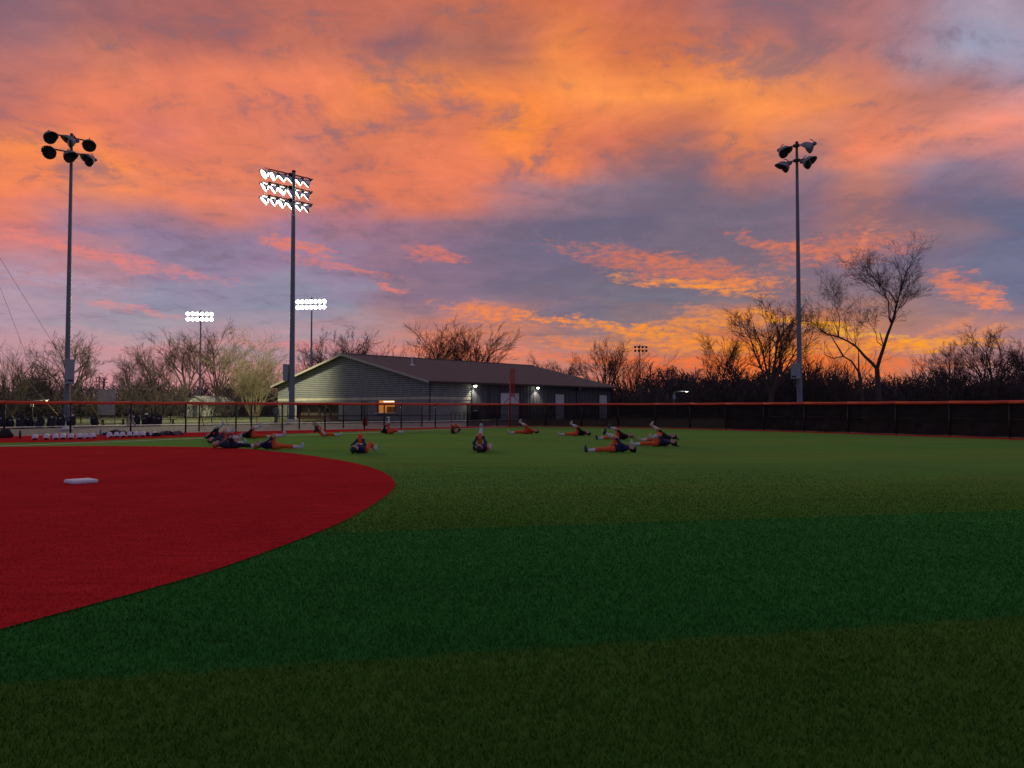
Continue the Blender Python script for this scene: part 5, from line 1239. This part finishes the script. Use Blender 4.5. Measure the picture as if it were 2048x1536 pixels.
STK = [(398, 852, 8), (408, 852.5, -14), (455, 850.5, -12), (514, 849, -3), (560, 848.5, -7), (608, 847.5, -5), (650, 847, 10), (903, 845, 2)]
SL = ['leftmost leaning orange marker stake', 'orange marker stake leaning left by the double fence post', 'orange marker stake behind the raised white shoes', 'upright orange stake between the tall gate posts', 'orange stake just right of the grey-green coat', 'orange stake right of the lit mast foot', 'orange stake beside the person in black top', 'thin orange stake before the low black rack']
for (px, py, tl_), lab in zip(STK, SL):
    r_ = tag(empty('marker_stake', G(px, py)), lab, 'stake', 'orange marker stakes along the walk'); r_.rotation_euler = (0, R(tl_), 0)
    b = MB(); b.tube([(0, 0, 0), (0, 0, 1.15)], [0.03, 0.026], 6); b.build('rod', m_orange, r_); b = MB(); b.lathe([(0.05, 0), (0.045, 0.05), (0.03, 0.08)], 8); b.build('foot', m_black, r_)
# guy wires with yellow guards running down from the utility pole just outside the view
UP = Vector((-47.0, 62.0, 0)); up_ = tag(empty('utility_pole', UP), 'wooden utility pole just left of the view holding the guy wires', 'utility pole')
b = MB(); b.tube([(0, 0, 0), (0, 0, 12), (0, 0, 24)], [0.2, 0.16, 0.12], 10); b.build('pole', m_wood, up_, True); b = MB(); b.box((0, 0, 23.2), (2.4, 0.12, 0.14)); b.build('crossarm', m_wood, up_)
m_wire = mat('grey_steel_wire', (0.18, 0.17, 0.18), 0.5, 0.1)
for (gpx, gpy, tpx, tpy, g0, g1, lab) in ((208, 851.5, 0, 516, (208, 851), (165, 786), 'guy wire with yellow guard ending beside the lone bag'), (116, 850, 0, 700, (132, 848), (83, 795), 'guy wire with yellow guard ending by the left floodlight pole foot')):
    A = G(gpx, gpy) if gpx > 150 else G(132, 849.5); B_ = AT(tpx, tpy, A.y + (UP.y - A.y) * 0.55); dv = (B_ - A)
    r_ = tag(empty('guy_wire', A), lab, 'guy wire')
    T = dv * 2.2; T = T * (22.5 / max(T.z, 0.1)) if T.z > 22.5 else T
    b = MB(); b.tube([(0, 0, 0)[:], tuple(T)], 0.014, 5); b.build('wire', m_wire, r_)
    u = dv.normalized(); L = 3.0; b = MB(); b.tube([tuple(u * 0.1), tuple(u * L)], 0.045, 8); b.build('guard', m_yellow, r_, True)
    b = MB(); b.lathe([(0.05, 0), (0.05, 0.06), (0.02, 0.12)], 8); b.build('anchor', m_galv, r_)
A = G(106, 850); B_ = AT(0, 574, A.y + (UP.y - A.y) * 0.6); r_ = tag(empty('guy_wire', A), 'thin bare guy wire without a guard at the far left', 'guy wire')
T = (B_ - A) * 1.8; b = MB(); b.tube([(0, 0, 0), tuple(T * min(1, 22.5 / T.z))], 0.012, 5); b.build('wire', m_wire, r_); b = MB(); b.lathe([(0.05, 0), (0.05, 0.06), (0.02, 0.12)], 8); b.build('anchor', m_galv, r_)
# far utility poles and little shed
for px, top, Y, lab in ((198, 752, 205, 'left of two far utility poles with crossarms on the horizon'), (207, 755, 220, 'right of two far utility poles with crossarms on the horizon')):
    H = H_of(top, Y); r_ = tag(empty('far_utility_pole', GX(px, Y)), lab, 'utility pole')
    b = MB(); b.tube([(0, 0, 0), (0, 0, H)], [0.2, 0.14], 8); b.build('pole', m_rust, r_)
    for z in (H - 0.5, H - 1.4):
        b = MB(); b.box((0, 0, z), (2.3, 0.14, 0.14)); b.build('crossarm', m_rust, r_)
    for x in (-0.95, -0.4, 0.4, 0.95):
        b = MB(); b.lathe([(0.06, H - 0.42), (0.09, H - 0.3), (0.03, H - 0.2)], 8, (x, 0, 0)); b.build('insulator', m_galvbox, r_)
sp = GX(391, 118); sh = tag(empty('white_shed', sp, R(-12)), 'little white gabled shed with grey roof below the far lit pole', 'shed')
m_clad = mat('white_clapboard', (0.62, 0.62, 0.56), 0.7, 0.08); m_groof = mat('grey_roof', (0.15, 0.16, 0.18), 0.8, 0.2)
prof = [(-1.5, 0), (1.5, 0), (1.5, 2.3), (0, 3.15), (-1.5, 2.3)]; b = MB()
b.add([(x, 0, z) for x, z in prof] + [(x, 8, z) for x, z in prof], [tuple(range(5)), tuple(range(9, 4, -1))] + [(i, (i + 1) % 5, 5 + (i + 1) % 5, 5 + i) for i in range(5)]); b.build('wall', m_clad, sh)
for s in (-1, 1):
    b = MB(); vs = [(0, -0.25, 3.22), (s * 1.75, -0.25, 2.22), (s * 1.75, 8.25, 2.22), (0, 8.25, 3.22)]; vs += [(x, y, z + 0.09) for x, y, z in vs]
    b.add(vs, [(0, 1, 2, 3), (7, 6, 5, 4), (0, 4, 5, 1), (1, 5, 6, 2), (2, 6, 7, 3), (3, 7, 4, 0)]); b.build('roof', m_groof, sh)
b = MB(); b.box((0, -0.03, 1.0), (0.9, 0.05, 2.0)); dd = b.build('door', m_greydoor, sh); b = MB(); b.tube([(0.3, -0.06, 1.0), (0.3, -0.1, 1.0)], 0.04, 6); b.build('handle', m_galv, dd)
b = MB(); b.box((1.52, 3.5, 1.4), (0.05, 0.9, 0.8)); ww = b.build('window', m_darkglass, sh)
s2 = tag(empty('grey_roofed_house', GX(450, 150), R(5)), 'low far house with long grey roof right of the white shed', 'house')
b = MB(); b.box((0, 3, 1.2), (9, 6, 2.4)); b.build('wall', m_clad, s2)
for s in (-1, 1):
    b = MB(); vs = [(-4.9, 3, 3.55), (4.9, 3, 3.55), (4.9, 3 + s * 3.6, 2.3), (-4.9, 3 + s * 3.6, 2.3)]; vs += [(x, y, z + 0.12) for x, y, z in vs]
    b.add(vs, [(0, 1, 2, 3), (7, 6, 5, 4), (0, 4, 5, 1), (1, 5, 6, 2), (2, 6, 7, 3), (3, 7, 4, 0)]); b.build('roof', m_groof, s2)
for x in (-2.8, 2.6):
    b = MB(); b.box((x, -0.02, 1.35), (1.1, 0.06, 0.9)); b.build('window', m_darkglass, s2)
# street lamp beyond the outfield and a small yard light on the far left
def lamp_post(px, Y, H, label, watts, side, colr, r=0.07):
    r_ = tag(empty('street_lamp', GX(px, Y)), label, 'street lamp')
    b = MB(); b.tube([(0, 0, 0), (0, 0, H * 0.97), (side * 0.4, 0, H), (side * 1.3, 0, H + 0.05)], [r, r * 0.8, r * 0.6, r * 0.5], 8); b.build('pole', m_galv, r_, True)
    b = MB(); b.box((side * 1.55, 0, H + 0.06), (0.6, 0.26, 0.14)); b.build('head', m_galvbox, r_, bevel=0.03)
    b = MB(); b.box((side * 1.57, 0, H - 0.03), (0.30, 0.16, 0.05)); b.build('lens', mat(label[:10] + '_glow', (0.9, 0.9, 0.8), 0.4, 0.02, emit=colr, estr=3.5), r_, bevel=0.015)
    b = MB(); b.box((0, -0.14, H * 0.8), (0.34, 0.2, 0.5)); b.build('control_box', m_galvbox, r_)
    ld = bpy.data.lights.new('street_glow', 'POINT'); ld.energy = watts; ld.color = colr; ld.shadow_soft_size = 0.2
    lo = bpy.data.objects.new('street_glow', ld); COL.objects.link(lo); lo.parent = r_; lo.location = (side * 1.57, 0, H - 0.2)
lamp_post(1348, 96, H_of(783, 96), 'grey lamp post with small lit head above the outfield fence', 60, 1, (1.0, 0.85, 0.6))
lamp_post(66, 92, H_of(801, 92), 'low yard light with warm glow above the fence at the far left', 80, 1, (1.0, 0.62, 0.25), 0.05)
# a few fence posts and signs seen over the outfield fence
for px, top, Y, lab in ((1234, 790, 92, 'dark post just beyond the far corner of the building'), (1312, 790, 95, 'dark post left of the grey lamp post'), (1334, 790, 97, 'second dark post left of the grey lamp post')):
    b = MB(); H = H_of(top, Y); b.tube([(0, 0, 0), (0, 0, H)], 0.09, 8); b.lathe([(0.13, H), (0.11, H + 0.08), (0.02, H + 0.12)], 8); o = b.build('dark_post', m_black, None); o.location = GX(px, Y); tag(o, lab, 'post', 'dark posts behind the outfield')
